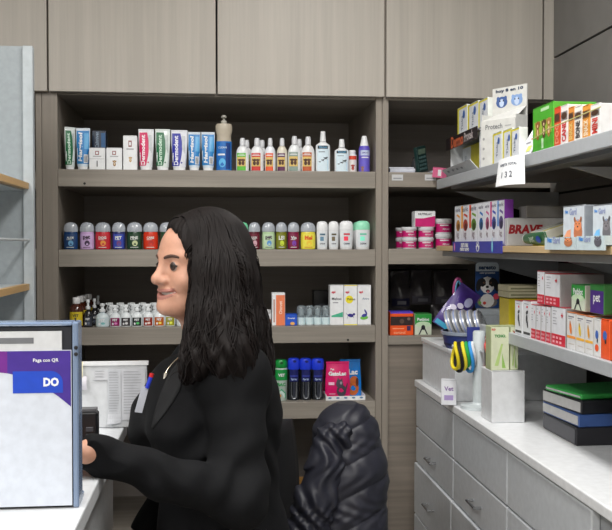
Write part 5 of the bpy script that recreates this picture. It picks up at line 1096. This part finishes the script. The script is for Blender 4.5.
Bf.apply((hl[0] - .15, hl[1] - .15, hl[2] - .13), (hl[0] + .15, hl[1] + .15, hl[2] + .14), headfn, .0)
neckb = P(222, 372, 1.95)
Bf.cap(L2W((0, .012, -.05)), V3(neckb), .046, .055, .018)
Bf.cap(L2W((0, -.035, -.075)), V3(neckb + Vector((-.02, -.01, .0))), .022, .04, .03)
TB = math.radians(-68)                      # torso heading
TC = Vector((.015, 1.93, 0))
def T(lx, ly, z): c, s_ = math.cos(TB), math.sin(TB); return (TC.x + lx * c - ly * s_, TC.y + lx * s_ + ly * c, z)
# lx>0 = her left = near the camera, ly<0 = forward
SH = {1: V3(P(236, 378, 1.79)), -1: T(-.150, .01, 1.165)}
EL = {1: V3(P(240, 500, 1.70)), -1: T(-.205, .02, .95)}
CZ = 1.045                                  # counter height
WR = {1: (-.213, 1.60, CZ + .044), -1: T(-.20, -.10, .80)}
bodyparts = [((*T(0, .0, 1.10),), (.135, .095, .15)), ((*T(0, -.01, .93),), (.13, .10, .15)), ((*T(0, .01, .80),), (.15, .115, .13))]
for c, r in bodyparts: Bf.ell(c, r, TB, .05)
for s_ in (1, -1):
    Bf.ell(T(.065 * s_, -.09, 1.075), (.055, .05, .055), TB, .03)
    Bf.cap(V3(neckb), SH[s_], .045, .042, .03); Bf.cap(SH[s_], EL[s_], .043, .033, .03); Bf.cap(EL[s_], WR[s_], .032, .022, .02)
    hp = T(.085 * s_, 0.01, .76); kn = T(.09 * s_, -.01, .43); an = T(.09 * s_, .01, .085); toe = T(.10 * s_, -.13, .03)
    Bf.chain([hp, kn, an], [.085, .055, .036], .04); Bf.cap(an, toe, .036, .026, .02)
    # hand: palm and five fingers lying on the counter
    w = np.array(WR[s_], float)
    if s_ == 1: d = np.array((-.80, .60, -.02)); nn = np.array((0, 0, 1.))
    else: d = np.array(T(0, -.10, -1.)) - np.array(T(0, 0, 0)); nn = np.array(T(-1., 0, 0)) - np.array(T(0, 0, 0))
    d /= np.linalg.norm(d); nn -= d * (nn @ d); nn /= np.linalg.norm(nn); fw = np.array((0, 1., 0)) if s_ == 1 else np.array(T(0, -1., 0)) - np.array(T(0, 0, 0))
    lat = fw - d * (fw @ d) - nn * (fw @ nn); lat /= np.linalg.norm(lat)                # towards the thumb
    for i, (o, L) in enumerate(((.028, .066), (.010, .074), (-.008, .069), (-.026, .054))):
        k0 = w + d * .078 + lat * o - nn * (.018 + .002 * abs(i - 1))
        Bf.cap(V3(w + lat * o * .45), V3(k0), .016, .0115, .012)
        dd = d + lat * o * 2.0; dd /= np.linalg.norm(dd)
        a = k0 + dd * L * .45 + nn * .001; b_ = k0 + dd * L * .78 - nn * .008; c_ = k0 + dd * L - nn * .0155
        Bf.chain([V3(k0), V3(a), V3(b_), V3(c_)], [.0095, .0085, .0078, .0068], .002)
    t0 = w + d * .02 + lat * .018; t1 = w + d * .052 + lat * .046 - nn * .016; t2 = w + d * .078 + lat * .056 - nn * .024
    Bf.chain([V3(t0), V3(t1), V3(t2)], [.014, .0105, .0082], .006)
person = thing('person', 'smiling person with long dark wavy hair and black blazer, seen in profile', 'person', (0, 0, 0))
skin = mat((198, 148, 124), .5, sss=.08, noise=.04, nscale=120); lipm = mat((172, 116, 104), .5, noise=.02); 
def bodymat(c):
    x, y, z = W2L(c[:, 0], c[:, 1], c[:, 2]); m = np.zeros(len(c)); zc = z + .0515 - MC * x * x
    e1 = (x / .037) ** 2 + ((zc - .005) / .0046) ** 2 < 1; e2 = (x / .032) ** 2 + ((zc + .0068) / .0054) ** 2 < 1
    m[(y < -.064) & (e1 | e2 | ((np.abs(x) < .033) & (np.abs(zc) < .004)))] = 1; m[(c[:, 2] < .12)] = 2; return m
body = Bf.mesh('body', person, [skin, lipm, mat((20, 20, 22), .5)], bodymat)
# face details: eyeballs, teeth, brows
def local_part(mb, name, smooth=True):
    mb.v = [L2W(p) for p in mb.v]; return mb.build(name, person, smooth)
for s_ in (1, -1):
    e = MB(); SCL, IRI, PUP = mat((150, 134, 124), .45, noise=0), mat((52, 32, 24), .35, noise=0), mat((10, 8, 8), .3, noise=0)
    angs = [0, 7, 14, 20, 27, 34, 40, 50, 62, 75, 90, 105, 120, 140, 160, 180]
    prof = [(.0128 * math.sin(math.radians(q)) + 1e-6, .0128 * math.cos(math.radians(q)), PUP if q < 14 else (IRI if q < 40 else SCL)) for q in angs]
    e.lathe(prof, SCL, 24, 1, caps=False)
    R_ = Vector((0, 0, 1)).rotation_difference(Vector((.30, -1, .0)).normalized()).to_matrix()
    e.v = [tuple(R_ @ Vector(v) + Vector((s_ * .030, -.0765, .0042))) for v in e.v]; e.f = [f[::-1] for f in e.f]
    local_part(e, 'eye')
def face_pt(x, z, e=.0006):
    o = np.array(L2W((x, -.16, z))); d = np.array(L2W((x, 0, z))) - o; d /= np.linalg.norm(d); p = Bf.march(o, d, 0, .2, .0004)
    return None if p is None else tuple(np.asarray(p) - d * e)
hairm = mat((19, 13, 12), .6, noise=.2, nscale=30); hairm.node_tree.nodes['Principled BSDF'].inputs['Specular IOR Level'].default_value = .22; browm = mat((74, 50, 40), .8)
for s_ in (1, -1):
    pts = [face_pt(s_ * (.013 + .034 * t), .0205 + .006 * math.sin(2.4 * t) - .003 * t, -.0004) for t in [i / 10 for i in range(11)]]
    MB().tube(pts, .0034, browm, 6, taper=lambda t: .6 + .5 * math.sin(math.pi * (.15 + .8 * t))).build('eyebrow', person, True)
    pts = [face_pt(s_ * (.0185 + .024 * t), .0043 + .0042 * math.sin(math.pi * t), .0002) for t in [i / 10 for i in range(11)]]
    MB().tube(pts, 0.0019, mat((30, 20, 18), .6), 5, taper=lambda t: .5 + .6 * t).build('eyelashes', person, True)
te = MB(); tm = mat((232, 228, 220), .2)
for i in range(-7, 8):
    x = i * .0040; yc = -.0870 + 9 * x * x; zc = -.0515 + MC * x * x
    te.rbox(x - .0020, x + .0020, yc, yc + .004, zc - .0028, zc + .0045, tm, .0008)
local_part(te, 'teeth', False)
# ---------------------------------------------------------------- blazer
Jf = Field(rng(-.30, .26, .0036), rng(1.58, 2.2, .0036), zstack((.66, 1.28, .0036)))
for c, r in (((T(0, .008, 1.10)), (.155, .118, .155)), ((T(0, .0, .93)), (.145, .122, .16)), ((T(0, .01, .80)), (.168, .140, .13))): Jf.ell(c, r, TB, .06)
for s_ in (1, -1):
    Jf.ell(T(.068 * s_, -.108, 1.06), (.068, .068, .072), TB, .05)
    nb = V3(neckb + Vector((.0, 0, -.026)))
    Jf.ell(T(0, -.085, 1.12), (.115, .075, .095), TB, .05) if s_ == 1 else None
    Jf.cap(nb, SH[s_], .052, .058, .045); Jf.cap(SH[s_], EL[s_], .060, .050, .03); Jf.cap(EL[s_], WR[s_], .050, .033, .025)
    Jf.cap(SH[s_], V3(Vector(SH[s_]) + Vector((0, 0, .004))), .062, .062, .03)
def folds(X, Y, Z):                          # cloth folds across sleeve, waist and back
    f = .0035 * np.sin(70 * Z + 14 * X + 5 * np.sin(22 * X + 9 * Y)) * np.exp(-((Z - 1.02) / .07) ** 2) + .0030 * np.sin(55 * Z - 30 * X + 3 * np.sin(17 * Z)) * np.exp(-((Z - 1.0) / .1) ** 2)
    return f + .0014 * np.sin(45 * X + 33 * Z + 20 * Y) + .001 * np.sin(90 * X - 60 * Z)
X_, Y_, Z_ = np.meshgrid(Jf.xs, Jf.ys, Jf.zs, indexing='ij', sparse=True); Jf.a += folds(X_, Y_, Z_).astype(np.float32)
# open neckline, hem and cuffs
cutn = np.array(L2W((0, -.03, -.12))); 
Jf.apply((-.2, 1.7, 1.1), (.25, 2.15, 1.3), lambda X, Y, Z: -s_cap(X, Y, Z, V3(neckb + Vector((-.005, 0, -.02))), V3(Vector(L2W((0, -.0, -.10)))), .050, .075), .008, smax)
Jf.apply((-.3, 1.5, .6), (.3, 2.3, .8), lambda X, Y, Z: (.70 - Z) + 0 * X + 0 * Y, .004, smax)
for s_ in (1, -1):
    e, w = np.array(EL[s_]), np.array(WR[s_]); d = (w - e) / np.linalg.norm(w - e); c0 = w + d * .014
    Jf.apply(w - .07, w + .07, lambda X, Y, Z: np.where(s_cap(X, Y, Z, V3(w - d * .05), V3(w + d * .15), .07, .07) < 0, (X - c0[0]) * d[0] + (Y - c0[1]) * d[1] + (Z - c0[2]) * d[2], -.05), .002, smax)
cloth = mat((9, 10, 13), .85, noise=.1, nscale=300, bump=.15); cloth.node_tree.nodes['Principled BSDF'].inputs['Specular IOR Level'].default_value = .25
blazer = Jf.mesh('blazer', person, [cloth])
def hit(px, py, field=None, e=.001):
    d = ray(px, py).normalized(); p = (field or Jf).march(np.array(CAM), np.array(d), 1.2, 2.4, .001)
    return None if p is None else Vector(p) - d * e
def patch(rows, m, name, e=.0025, thick=.0015, parent=None):
    """thin cloth patch following the blazer; rows of (px,py) lists"""
    P_ = [[hit(px, py, e=e) for px, py in row] for row in rows]
    P_ = [[p for p in row] for row in P_ if all(p is not None for p in row)]
    b = MB(); n = len(P_[0]); vs = [tuple(p) for row in P_ for p in row]; b.add(vs, [(j * n + i, j * n + i + 1, (j + 1) * n + i + 1, (j + 1) * n + i) for j in range(len(P_) - 1) for i in range(n - 1)], m)
    o = b.build(name, parent or person, True); s = o.modifiers.new('thickness', 'SOLIDIFY'); s.thickness = thick; s.offset = 0; return o
def lerp2(a, b, n): return [(a[0] + (b[0] - a[0]) * i / (n - 1), a[1] + (b[1] - a[1]) * i / (n - 1)) for i in range(n)]
lap = [((180, 360), (187, 362)), ((172, 370), (184, 376)), ((166, 381), (180, 390)), ((161, 393), (173, 402)), ((157, 405), (166, 412)), ((154, 416), (159, 421)), ((152, 427), (153, 429))]
try: patch([lerp2(a, b, 6) for a, b in lap], mat((11, 12, 16), .8, bump=.15, nscale=300), 'lapel', .002, .003)
except Exception as ex: print('lapel', ex)
trf = Field(rng(-.2, .26, .006), rng(1.68, 2.18, .006), zstack((.05, .84, .006)))
for s_ in (1, -1): trf.chain([T(.08 * s_, 0.01, .76), T(.09 * s_, -.01, .43), T(.09 * s_, .01, .10)], [.105, .078, .062], .03)
trf.apply((-.3, 1.5, .0), (.3, 2.3, .2), lambda X, Y, Z: (.075 - Z) + 0 * X + 0 * Y, .004, smax)
trf.mesh('trousers', person, [mat((26, 27, 34), .8, noise=.1, nscale=200)])
for s_ in (1, -1):
    shf = Field(rng(-.3, .3, .005), rng(1.66, 2.2, .005), rng(-.012, .13, .005)); an = T(.09 * s_, .02, .05); toe = T(.10 * s_, -.14, .034)
    shf.cap(an, toe, .046, .037, .02); shf.apply((-.4, 1.5, -.1), (.4, 2.3, .05), lambda X, Y, Z: (.004 - Z) + 0 * X + 0 * Y, .002, smax); shf.mesh('shoe', person, [mat((16, 16, 18), .35)])
# badge card, pen and necklace
def onb(px, py, e=.006): return hit(px, py, e=e) or P(px, py, 1.8)
c4 = [P(px, py, 0) if False else onb(px, py, .007) for px, py in ((141.5, 381), (148.5, 384), (141, 414), (134, 411))]
yb_ = min(p.y for p in c4) - .004
def flatY(px, py, dy=0): return P(px, py, yb_ + dy)
b = MB(); A = [flatY(141.8, 386), flatY(149, 387), flatY(142, 413), flatY(134.5, 412)]; B2 = [p + Vector((0, .0016, 0)) for p in A]
b.add([tuple(p) for p in A + B2], [(3, 2, 1, 0), (4, 5, 6, 7), (0, 1, 5, 4), (1, 2, 6, 5), (2, 3, 7, 6), (3, 0, 4, 7)], mat((186, 190, 200), .3, coat=.3)); bd = b.build('name_badge', bpy.data.objects[person.name])
bd['label'] = 'pale plastic name badge clipped on the lapel'
pen = MB(); pen.tube([tuple(flatY(147, 388, -.004)), tuple(flatY(151, 377, -.004))], .0042, mat((40, 60, 190), .3), 8); pen.tube([tuple(flatY(151, 377, -.004)), tuple(flatY(152, 373.5, -.004))], .0044, mat((200, 40, 44), .3), 8); pen.build('pen', person, True)
pts = [onb(px, py, .004) for px, py in ((184, 352), (180, 356), (176, 360), (172, 364), (168, 369), (166, 373))]
nk = MB(); nk.tube([tuple(p) for p in pts], .0016, mat((200, 190, 170), .25, metal=.8), 6); q = pts[-1]; nk.tube([tuple(q), (q.x - .002, q.y - .002, q.z - .012)], .0038, mat((214, 208, 196), .25, metal=.5), 8); nk.build('necklace', person, True)
# ---------------------------------------------------------------- hair
Hf = Field(rng(-.2, .22, .0032), rng(1.66, 2.1, .0032), zstack((1.02, 1.62, .0032)))
def hcap(X, Y, Z):
    x, y, z = W2L(X, Y, Z)
    d = s_ell(x, y, z, (0, .012, .026), (.085, .101, .086))
    d = smin(d, s_ell(x, y, z, (0, -.030, .050), (.065, .053, .056)), .02)
    return d
Hf.apply((hl[0] - .2, hl[1] - .2, hl[2] - .2), (hl[0] + .2, hl[1] + .2, hl[2] + .2), hcap, 0)
W3 = lambda px, py, Y: V3(P(px, py, Y))
Hf.chain([W3(212, 235, 1.845), W3(221, 275, 1.81), W3(222, 320, 1.79), W3(228, 352, 1.765), W3(240, 382, 1.755)], [.050, .052, .056, .050, .030], .035)
Hf.chain([W3(218, 244, 1.90), W3(227, 285, 1.89), W3(236, 330, 1.90), W3(244, 364, 1.90), W3(256, 396, 1.88)], [.050, .060, .062, .056, .026], .035)
Hf.chain([W3(214, 250, 1.97), W3(222, 300, 1.975), W3(226, 345, 1.98), W3(225, 372, 1.98)], [.05, .055, .05, .03], .03)
Hf.chain([W3(208, 300, 1.80), W3(205, 340, 1.775), W3(196, 362, 1.765), W3(186, 378, 1.765)], [.030, .034, .028, .010], .025)
def faceopen(X, Y, Z):
    x, y, z = W2L(X, Y, Z)
    return -s_ell(x, y, z, (-.030, -.112, -.014), (.102, .092, .106))
Hf.apply((hl[0] - .25, hl[1] - .25, hl[2] - .2), (hl[0] + .2, hl[1] + .2, hl[2] + .15), faceopen, .016, smax)
def neckopen(X, Y, Z):
    x, y, z = W2L(X, Y, Z); return -s_ell(x, y, z, (0.0, -.085, -.13), (.06, .07, .07))
Hf.apply((hl[0] - .25, hl[1] - .25, hl[2] - .3), (hl[0] + .2, hl[1] + .2, hl[2] + .05), neckopen, .012, smax)
base = Hf.a.copy()
X_, Y_, Z_ = np.meshgrid(Hf.xs, Hf.ys, Hf.zs, indexing='ij', sparse=True)
ang = np.arctan2(Y_ - 1.90, X_ - .03); dn = np.clip((H.z - .02 - Z_) / .25, 0, 1)
Hf.a = (base + (.0008 + .0045 * dn) * np.sin(ang * 26 + 3.2 * np.sin(38 * Z_ + 2 * ang) ) + (.0008 + .0018 * dn) * np.sin(ang * 51 + 4 * np.sin(30 * Z_ + 5 * ang))).astype(np.float32)
hair = Hf.mesh('hair', person, [hairm])
Hf.a = base
# individual locks flowing from the parting over the hair surface
rs = np.random.RandomState(5); lk = MB(); n_l = 1300
top = []
for i in range(n_l):
    if rs.rand() < .55: yl = rs.uniform(-.085, .06); xl = rs.choice([-1, 1], p=[.3, .7]) * rs.uniform(.0, .012); top.append((xl, yl, .14))
    else: a = rs.uniform(0, 2 * math.pi); top.append(None)
S = []
for t in top:
    if t is None:
        zz = rs.uniform(-.12, .09); a = rs.uniform(-2.9, .9); S.append((H.x + .03 + .16 * math.cos(a), H.y + .16 * math.sin(a), H.z + zz))
    else: S.append(L2W(t))
pos = np.array(S); 
for _ in range(40):
    dv = Hf.at(pos)[:, None]; pos = pos - Hf.grad(pos) * np.clip(dv, -.02, .02)
N = 46; ok_ = np.abs(Hf.at(pos)) < .004; lens = rs.randint(24, N, n_l); paths = [pos.copy()]; ph = rs.uniform(0, 6.28, n_l); fr = rs.uniform(28, 60, n_l)
side = np.array([1.0 if (t is not None and t[0] > 0) else -1.0 for t in top])
latv = np.array([co_, si_, 0.]); bk_ = np.array([-si_, co_, 0.])
for k in range(N):
    g = Hf.grad(pos); down = np.tile(np.array([0, 0, -1.0]), (n_l, 1))
    early = np.exp(-k / 5.)[None] if False else math.exp(-k / 5.)
    d = down + early * (side[:, None] * latv * 1.6 + bk_ * .6)
    d = d - g * (d * g).sum(1, keepdims=True); d /= np.linalg.norm(d, axis=1, keepdims=True) + 1e-6
    b_ = np.cross(g, d); amp = .04 + .5 * np.clip((H.z + .02 - pos[:, 2]) / .18, 0, 1)
    d = d + b_ * (amp * np.sin(ph + 6 * pos[:, 0] + k * .0085 * fr))[:, None]; d /= np.linalg.norm(d, axis=1, keepdims=True)
    pos = pos + d * .0085
    dv = Hf.at(pos); target = .0012 + .0018 * np.sin(ph * 3 + k * .5); pos = pos - Hf.grad(pos) * np.clip(dv - target, -.006, .006)[:, None]
    paths.append(pos.copy())
paths = np.array(paths)
for i in range(n_l):
    if not ok_[i]: continue
    q = paths[:lens[i], i]
    x, y, z = W2L(q[:, 0], q[:, 1], q[:, 2])
    bad = np.where((((x + .030) / .100) ** 2 + ((y + .112) / .090) ** 2 + ((z + .014) / .104) ** 2 < 1) | ((np.abs(x) < .05) & (y < -.03) & (z < .05)))[0]
    if len(bad): q = q[:bad[0]]
    if len(q) < 6: continue
    lk.tube(q, rs.uniform(.0010, .0021), hairm, 4, taper=lambda t: math.sin(math.pi * min(1, .12 + .80 * t)) ** .6)
# loose wavy ends over the back and shoulder
for (px, py, Y, L) in [(260, 345, 1.84, 62), (264, 330, 1.88, 70), (262, 355, 1.86, 50), (255, 372, 1.80, 36), (246, 380, 1.775, 30), (264, 345, 1.90, 52), (190, 345, 1.775, 40), (194, 352, 1.765, 34), (186, 350, 1.78, 26), (259, 365, 1.82, 48), (266, 340, 1.89, 44), (240, 372, 1.76, 30), (264, 372, 1.85, 44)]:
    p0 = P(px, py, Y); q = []
    for k in range(26):
        t = k / 25; q.append((p0.x + .009 * math.sin(8 * t + px) * (0.4 + t) + (.012 * t if px > 230 else -.02 * t), p0.y + .006 * math.cos(7 * t + py) - .01 * t, p0.z - L * .0021 * t))
    lk.tube(q, .0028, hairm, 5, taper=lambda t: 1.05 - t)
lk.build('hair_locks', person, True)
# ================================================================ COUNTER, SIGN, PAPERS, CHAIR, JACKET
t = thing('service_counter', 'white counter at the left where she rests her hands', 'counter', (0, 0, 0)); cw = mat((214, 217, 220), .3)
cx1 = -.195
MB().box(-1.25, cx1, 1.12, 2.10, CZ - .03, CZ, cw).build('counter_top', t, bevel=.003)
MB().box(-1.23, cx1 - .03, 1.16, 2.08, .08, CZ - .0305, mat((196, 198, 200), .4)).build('counter_body', t, bevel=.003)
MB().box(-1.21, cx1 - .06, 1.2, 2.05, 0, .0795, mat((60, 60, 64), .6)).build('plinth', t)
# white paper-holding board
zc = CZ + .0006
def board():
    t = thing('notice_board', 'low white board with taped receipts standing at the back of the counter', 'notice board'); Yb = 2.03
    xa, xb = P(60, 380, Yb).x, P(147, 380, Yb).x; zt = P(110, 365.5, Yb).z; b = MB(); wm = mat((206, 209, 212), .4)
    b.box(xa, xb, Yb, Yb + .012, zc, zt, wm); b.build('panel', t, bevel=.002); MB().box(xa - .003, xb + .003, Yb - .003, Yb + .015, zt + .0002, zt + .008, mat((224, 226, 228), .3)).build('top_rail', t)
    def rc(x0, x1, y0, y1, dy, c, lines, curl=0):
        m = MB(); p, q = P(x0, y1, Yb - dy), P(x1, y0, Yb - dy); w = q.x - p.x; h = q.z - p.z
        m.grid(lambda u, v: (p.x + w * u, Yb - dy - .002 - curl * max(0, .25 - v) ** 2 * (1.2 - u), p.z + h * v), 6, 12, mat(c, .7))
        for i in range(lines):
            z0 = p.z + h * (.95 - .86 * i / max(1, lines)); m.add([(p.x + w * .1, Yb - dy - .0026, z0), (p.x + w * random.uniform(.5, .92), Yb - dy - .0026, z0), (p.x + w * .8, Yb - dy - .0026, z0 - .0016), (p.x + w * .1, Yb - dy - .0026, z0 - .0016)], [(0, 1, 2, 3)], mat((160, 162, 168), .7))
        m.build('receipt', t)
    rc(94, 108, 370, 380, .001, (200, 202, 206), 3); rc(108, 121, 369, 423, .002, (190, 193, 198), 18, .18); rc(121.5, 145, 368.5, 420, .001, (196, 198, 203), 16)
    rc(78, 85, 376, 388, .001, (190, 190, 200), 2); return t
board()
# small tower of sticky notes
t = thing('sticky_notes', 'pale yellow sticky note hanging at the left of the white board', 'note'); p = P(77, 385, 2.0); m = MB(); m.grid(lambda u, v: (p.x - .012 + .024 * u, 2.01 - .006 * math.sin(3 * v), p.z + .06 * v - .01), 3, 6, mat((214, 208, 176), .7)); m.build('note_sheet', t); m = MB(); m.grid(lambda u, v: (p.x - .006 + .026 * u, 2.006 - .004 * math.sin(3 * v), p.z - .012 + .03 * v), 3, 6, mat((206, 204, 212), .7)); m.build('note_sheet', t)
# sign holder
YS = 1.42
def sign():
    t = thing('payment_sign', 'upright sign holder with purple sheet reading Paga con QR on the counter', 'sign'); xr = P(73, 400, YS).x; xl = xr - .27; zt = P(40, 326, YS).z
    fr = mat((36, 38, 46), .35); b = MB(); b.rbox(xl, xr, YS, YS + .012, zc, zt, fr, .002); b.build('back_plate', t)
    e = MB(); bl = mat((140, 160, 190), .15, trans=.3, noise=0); e.rbox(xr + .0003, xr + .009, YS - .006, YS + .035, zc, zt + .006, bl, .002); e.rbox(xl, xr, YS - .006, YS + .035, zt + .0005, zt + .006, bl, .002)
    e.build('acrylic_edge', t)
    for i in range(2):
        s = MB(); s.lathe([(.003, 0), (.003, .002), (.0001, .0025)], mat((20, 20, 24)), 12); o = s.build('screw', t); q = P(74.5, 347.5 + i * 6.5, YS - .006); o.location = (xr + .006, YS - .0065, q.z); o.rotation_euler = (math.radians(90), 0, 0)
    W = MB(); z1 = P(60, 331, YS - .002).z; z2 = P(60, 350, YS - .002).z; xw = P(62, 340, YS - .002).x
    W.box(xl + .01, xw, YS - .004, YS - .0002, z2 - .006, z1, mat((206, 208, 210), .4)); W.box(xw - .11, xw - .082 + .028 + .012, YS - .0046, YS - .004, (z1 + z2) / 2 - .004, (z1 + z2) / 2 + .005, mat((110, 112, 116), .4)); W.build('white_card', t, bevel=.0008)
    Sx = MB(); y = YS - .006; xe = P(71.5, 370, y).x; zp = P(60, 350, y).z; zb = zc + .004
    Sx.box(xl + .002, xe, y, y + .0015, zb, zp, mat((206, 212, 222), .4))
    pur = mat((66, 40, 140), .4); mg = mat((170, 30, 130), .4)
    n = 14; zlow = lambda u: P(60, 371, y).z - .055 * (max(0, u - .55) / .45) ** 2 + .0 * u
    Sx.grid(lambda u, v: (xl + .003 + (xe - xl - .004) * u, y - .0005, zlow(u) + (zp - .001 - zlow(u)) * v), n, 2, pur, lambda u, v: mg if u < .52 else (mat((110, 34, 136), .4) if u < .64 else pur))
    q = P(46, 360.5, y); Sx.text('Paga con QR', q.x, q.z, w=P(58, 360, y).x - P(32.5, 360, y).x, m=WHITE, yf=y, e=.0012, bold=.02)
    bl2 = mat((26, 70, 190), .4); cxx, czz = P(38, 382, y).x, P(38, 382, y).z; rw_ = P(63, 382, y).x - cxx; rh = P(38, 371, y).z - P(38, 393, y).z
    pts = [(cxx - rw_, czz - rh / 2), (cxx + rw_, czz - rh / 2), (cxx + rw_, czz - rh * .1)] + [(cxx + rw_ - rh * .55 + rh * .55 * math.cos(math.radians(a)), czz - rh * .05 + rh * .55 * math.sin(math.radians(a))) for a in range(0, 91, 15)] + [(cxx - rw_, czz + rh / 2)]
    Sx.poly(pts, bl2, y, .0008); q0, q1 = P(43.5, 382, y), P(59, 382, y); Sx.text('DO', (q0.x + q1.x) / 2, q0.z, w=q1.x - q0.x, h=P(50, 377.5, y).z - P(50, 386.5, y).z, m=WHITE, yf=y, e=.0012, bold=.05)
    Sx.build('printed_sheet', t)
    f = MB(); f.rbox(xl - .005, xr + .008, YS + .0355, YS + .06, zc, zc + .01, bl, .002); f.build('foot', t); return t
sign()
# black card terminal / monitor edge
t = thing('card_terminal', 'black card terminal on the counter beside the payment sign', 'card terminal'); Yt = 1.74; xa, xb = P(60, 420, Yt).x, P(97.5, 420, Yt).x; zt = P(90, 412, Yt).z; dkm = mat((24, 25, 29), .4)
MB().rbox(xa, xb, Yt, Yt + .03, zc, zt, dkm, .004).build('terminal_body', t); MB().box(xa + .003, xb - .003, Yt + .002, Yt + .028, zt + .0002, zt + .005, mat((90, 92, 96), .3)).build('top_edge', t)
k = MB()
for i in range(4):
    for j in range(3): k.rbox(xa + .008 + j * .02, xa + .022 + j * .02, Yt - .003, Yt - .0002, zc + .012 + i * .013, zc + .021 + i * .013, mat((60, 62, 68), .5), .001)
k.build('keypad', t)
# ---- left white display rack
t = thing('display_rack', 'white metal display rack at the far left with pale wooden shelf edges', 'rack', (0, 0, 0))
XR_ = P(35.5, 240, 2.6).x; wm = mat((176, 184, 188), .4); XB = XR_ - .36
MB().box(XR_ - .028, XR_, 2.575, 2.6, 0, 2.0, wm).build('post', t, bevel=.002); MB().box(XB, XR_ - .0285, 2.585, 2.598, .05, 2.0, mat((150, 158, 162), .5)).build('end_panel', t)
MB().box(XB - .012, XB - .0005, 2.125, 2.6, .05, 2.0, mat((150, 158, 162), .5)).build('back_panel', t); MB().box(XR_ - .028, XR_, 2.125, 2.15, 0, 2.0, wm).build('post', t, bevel=.002)
for i, (px, py) in enumerate(((33, 183.5), (33, 284))):
    z0 = P(px, py, 2.58).z; MB().box(XB, XR_ - .03, 2.151, 2.583, z0 - .02, z0, wm).build('shelf', t); MB().box(XR_ - .0295, XR_ - .012, 2.151, 2.573, z0 - .016, z0 + .001, wood('pale_birch_edge%d' % i, (196, 160, 110), 'y', .1)).build('wooden_edge', t)
z0 = P(30, 240, 2.58).z; MB().tube([(XR_ - .012, 2.15, z0), (XR_ - .012, 2.574, z0)], .0035, mat((200, 206, 208), .3), 8).build('rail', t, smooth=True)
for zz in (.1, .5, .9): MB().box(XB, XR_ - .03, 2.151, 2.583, zz - .02, zz, wm).build('shelf', t)
# ---- chair
def chair():
    cx, cy, rz = .325, 2.36, math.radians(52); t = thing('office_chair', 'dark office chair under the quilted jacket, behind the woman', 'chair', (cx, cy, 0), rz); bk = mat((24, 24, 28), .6)
    m = MB(); m.rbox(-.2, .2, -.2, .2, .50, .565, bk, .02); m.build('seat', t, bevel=.008); m = MB(); m.lathe([(.028, .06), (.028, .3), (.02, .3), (.02, .5)], mat((60, 60, 64), .3, metal=.8), 16); m.build('column', t, smooth=True)
    for i in range(5):
        a = 2 * math.pi * i / 5; m = MB(); m.tube([(0.02 * math.cos(a), .02 * math.sin(a), .085), (.24 * math.cos(a), .24 * math.sin(a), .055)], .017, bk, 8); l = m.build('leg', t, smooth=True)
        m = MB(); m.tube([(.24 * math.cos(a) - .012 * math.sin(a), .24 * math.sin(a) + .012 * math.cos(a), .0255), (.24 * math.cos(a) + .012 * math.sin(a), .24 * math.sin(a) - .012 * math.cos(a), .0255)], .025, mat((30, 30, 32), .5), 14); m.build('caster', l, smooth=True)
    m = MB(); m.tube([(0, .12, .50), (0, .24, .52), (0, .25, .62), (0, .225, .70)], .014, bk, 8); m.build('back_bar', t, smooth=True)
    m = MB(); m.grid(lambda u, v: (.16 * (1 - .25 * v ** 3) * (2 * u - 1), .215 - .02 * (1 - (2 * u - 1) ** 2) , .62 + .33 * v), 10, 10, bk); o = m.build('backrest', t, smooth=True); s = o.modifiers.new('t', 'SOLIDIFY'); s.thickness = .03; return t
chair()
# ---- quilted jacket hung over the chair
ct = lambda px, py, Y: V3(P(px, py, Y))
Qf = Field(rng(.14, .56, .003), rng(2.14, 2.62, .003), zstack((.62, 1.04, .003)))
Qf.chain([ct(346, 434, 2.34), ct(347, 470, 2.33), ct(345, 530, 2.32)], [.086, .100, .112], .03)
Qf.chain([ct(356, 440, 2.42), ct(356, 480, 2.42), ct(352, 540, 2.42)], [.066, .080, .092], .03)
X_, Y_, Z_ = np.meshgrid(Qf.xs, Qf.ys, Qf.zs, indexing='ij', sparse=True)
jc = P(352, 440, 2.3); q = Z_ - .45 * (X_ - jc.x) + 1.6 * (X_ - jc.x) ** 2
seam = np.abs(np.sin(math.pi * (q - .985) / .078))
puff = -.0085 * seam ** .5 + .006
wr = .0012 * np.sin(80 * Z_ + 90 * X_ + 5 * np.sin(40 * Z_)) + .001 * np.sin(150 * X_ - 60 * Z_ + 3 * np.sin(70 * Z_))
Qf.a = (Qf.a + puff + wr).astype(np.float32)
Qf.apply((.1, 2.0, .6), (.7, 2.8, .7), lambda X, Y, Z: (.64 - Z) + 0 * X + 0 * Y, .004, smax)
t = thing('quilted_jacket', 'dark navy quilted puffer jacket draped over the chair back', 'jacket', (0, 0, 0)); navy = mat((34, 35, 46), .5, noise=.1, nscale=40, bump=.2)
Qf.mesh('jacket_shell', t, [navy])
Sf = Field(rng(.12, .50, .003), rng(2.10, 2.45, .003), zstack((.62, 1.04, .003)))
Sf.chain([ct(326, 440, 2.26), ct(325, 465, 2.25), ct(315, 500, 2.24), ct(304, 545, 2.24)], [.030, .044, .052, .058], .015)
Sf.chain([ct(328, 433, 2.26), ct(340, 434, 2.26), ct(345, 446, 2.26)], [.024, .027, .020], .015)
X_, Y_, Z_ = np.meshgrid(Sf.xs, Sf.ys, Sf.zs, indexing='ij', sparse=True)
Sf.a = (Sf.a + .0036 * np.sin(130 * X_ + 45 * Z_ + 4 * np.sin(30 * Z_ + 8 * X_)) + .002 * np.sin(210 * X_ - 70 * Z_ + 3 * np.sin(60 * Z_))).astype(np.float32)
Sf.apply((.1, 2.0, .6), (.7, 2.8, .7), lambda X, Y, Z: (.65 - Z) + 0 * X + 0 * Y, .004, smax)
Sf.mesh('folded_sleeve', t, [navy])
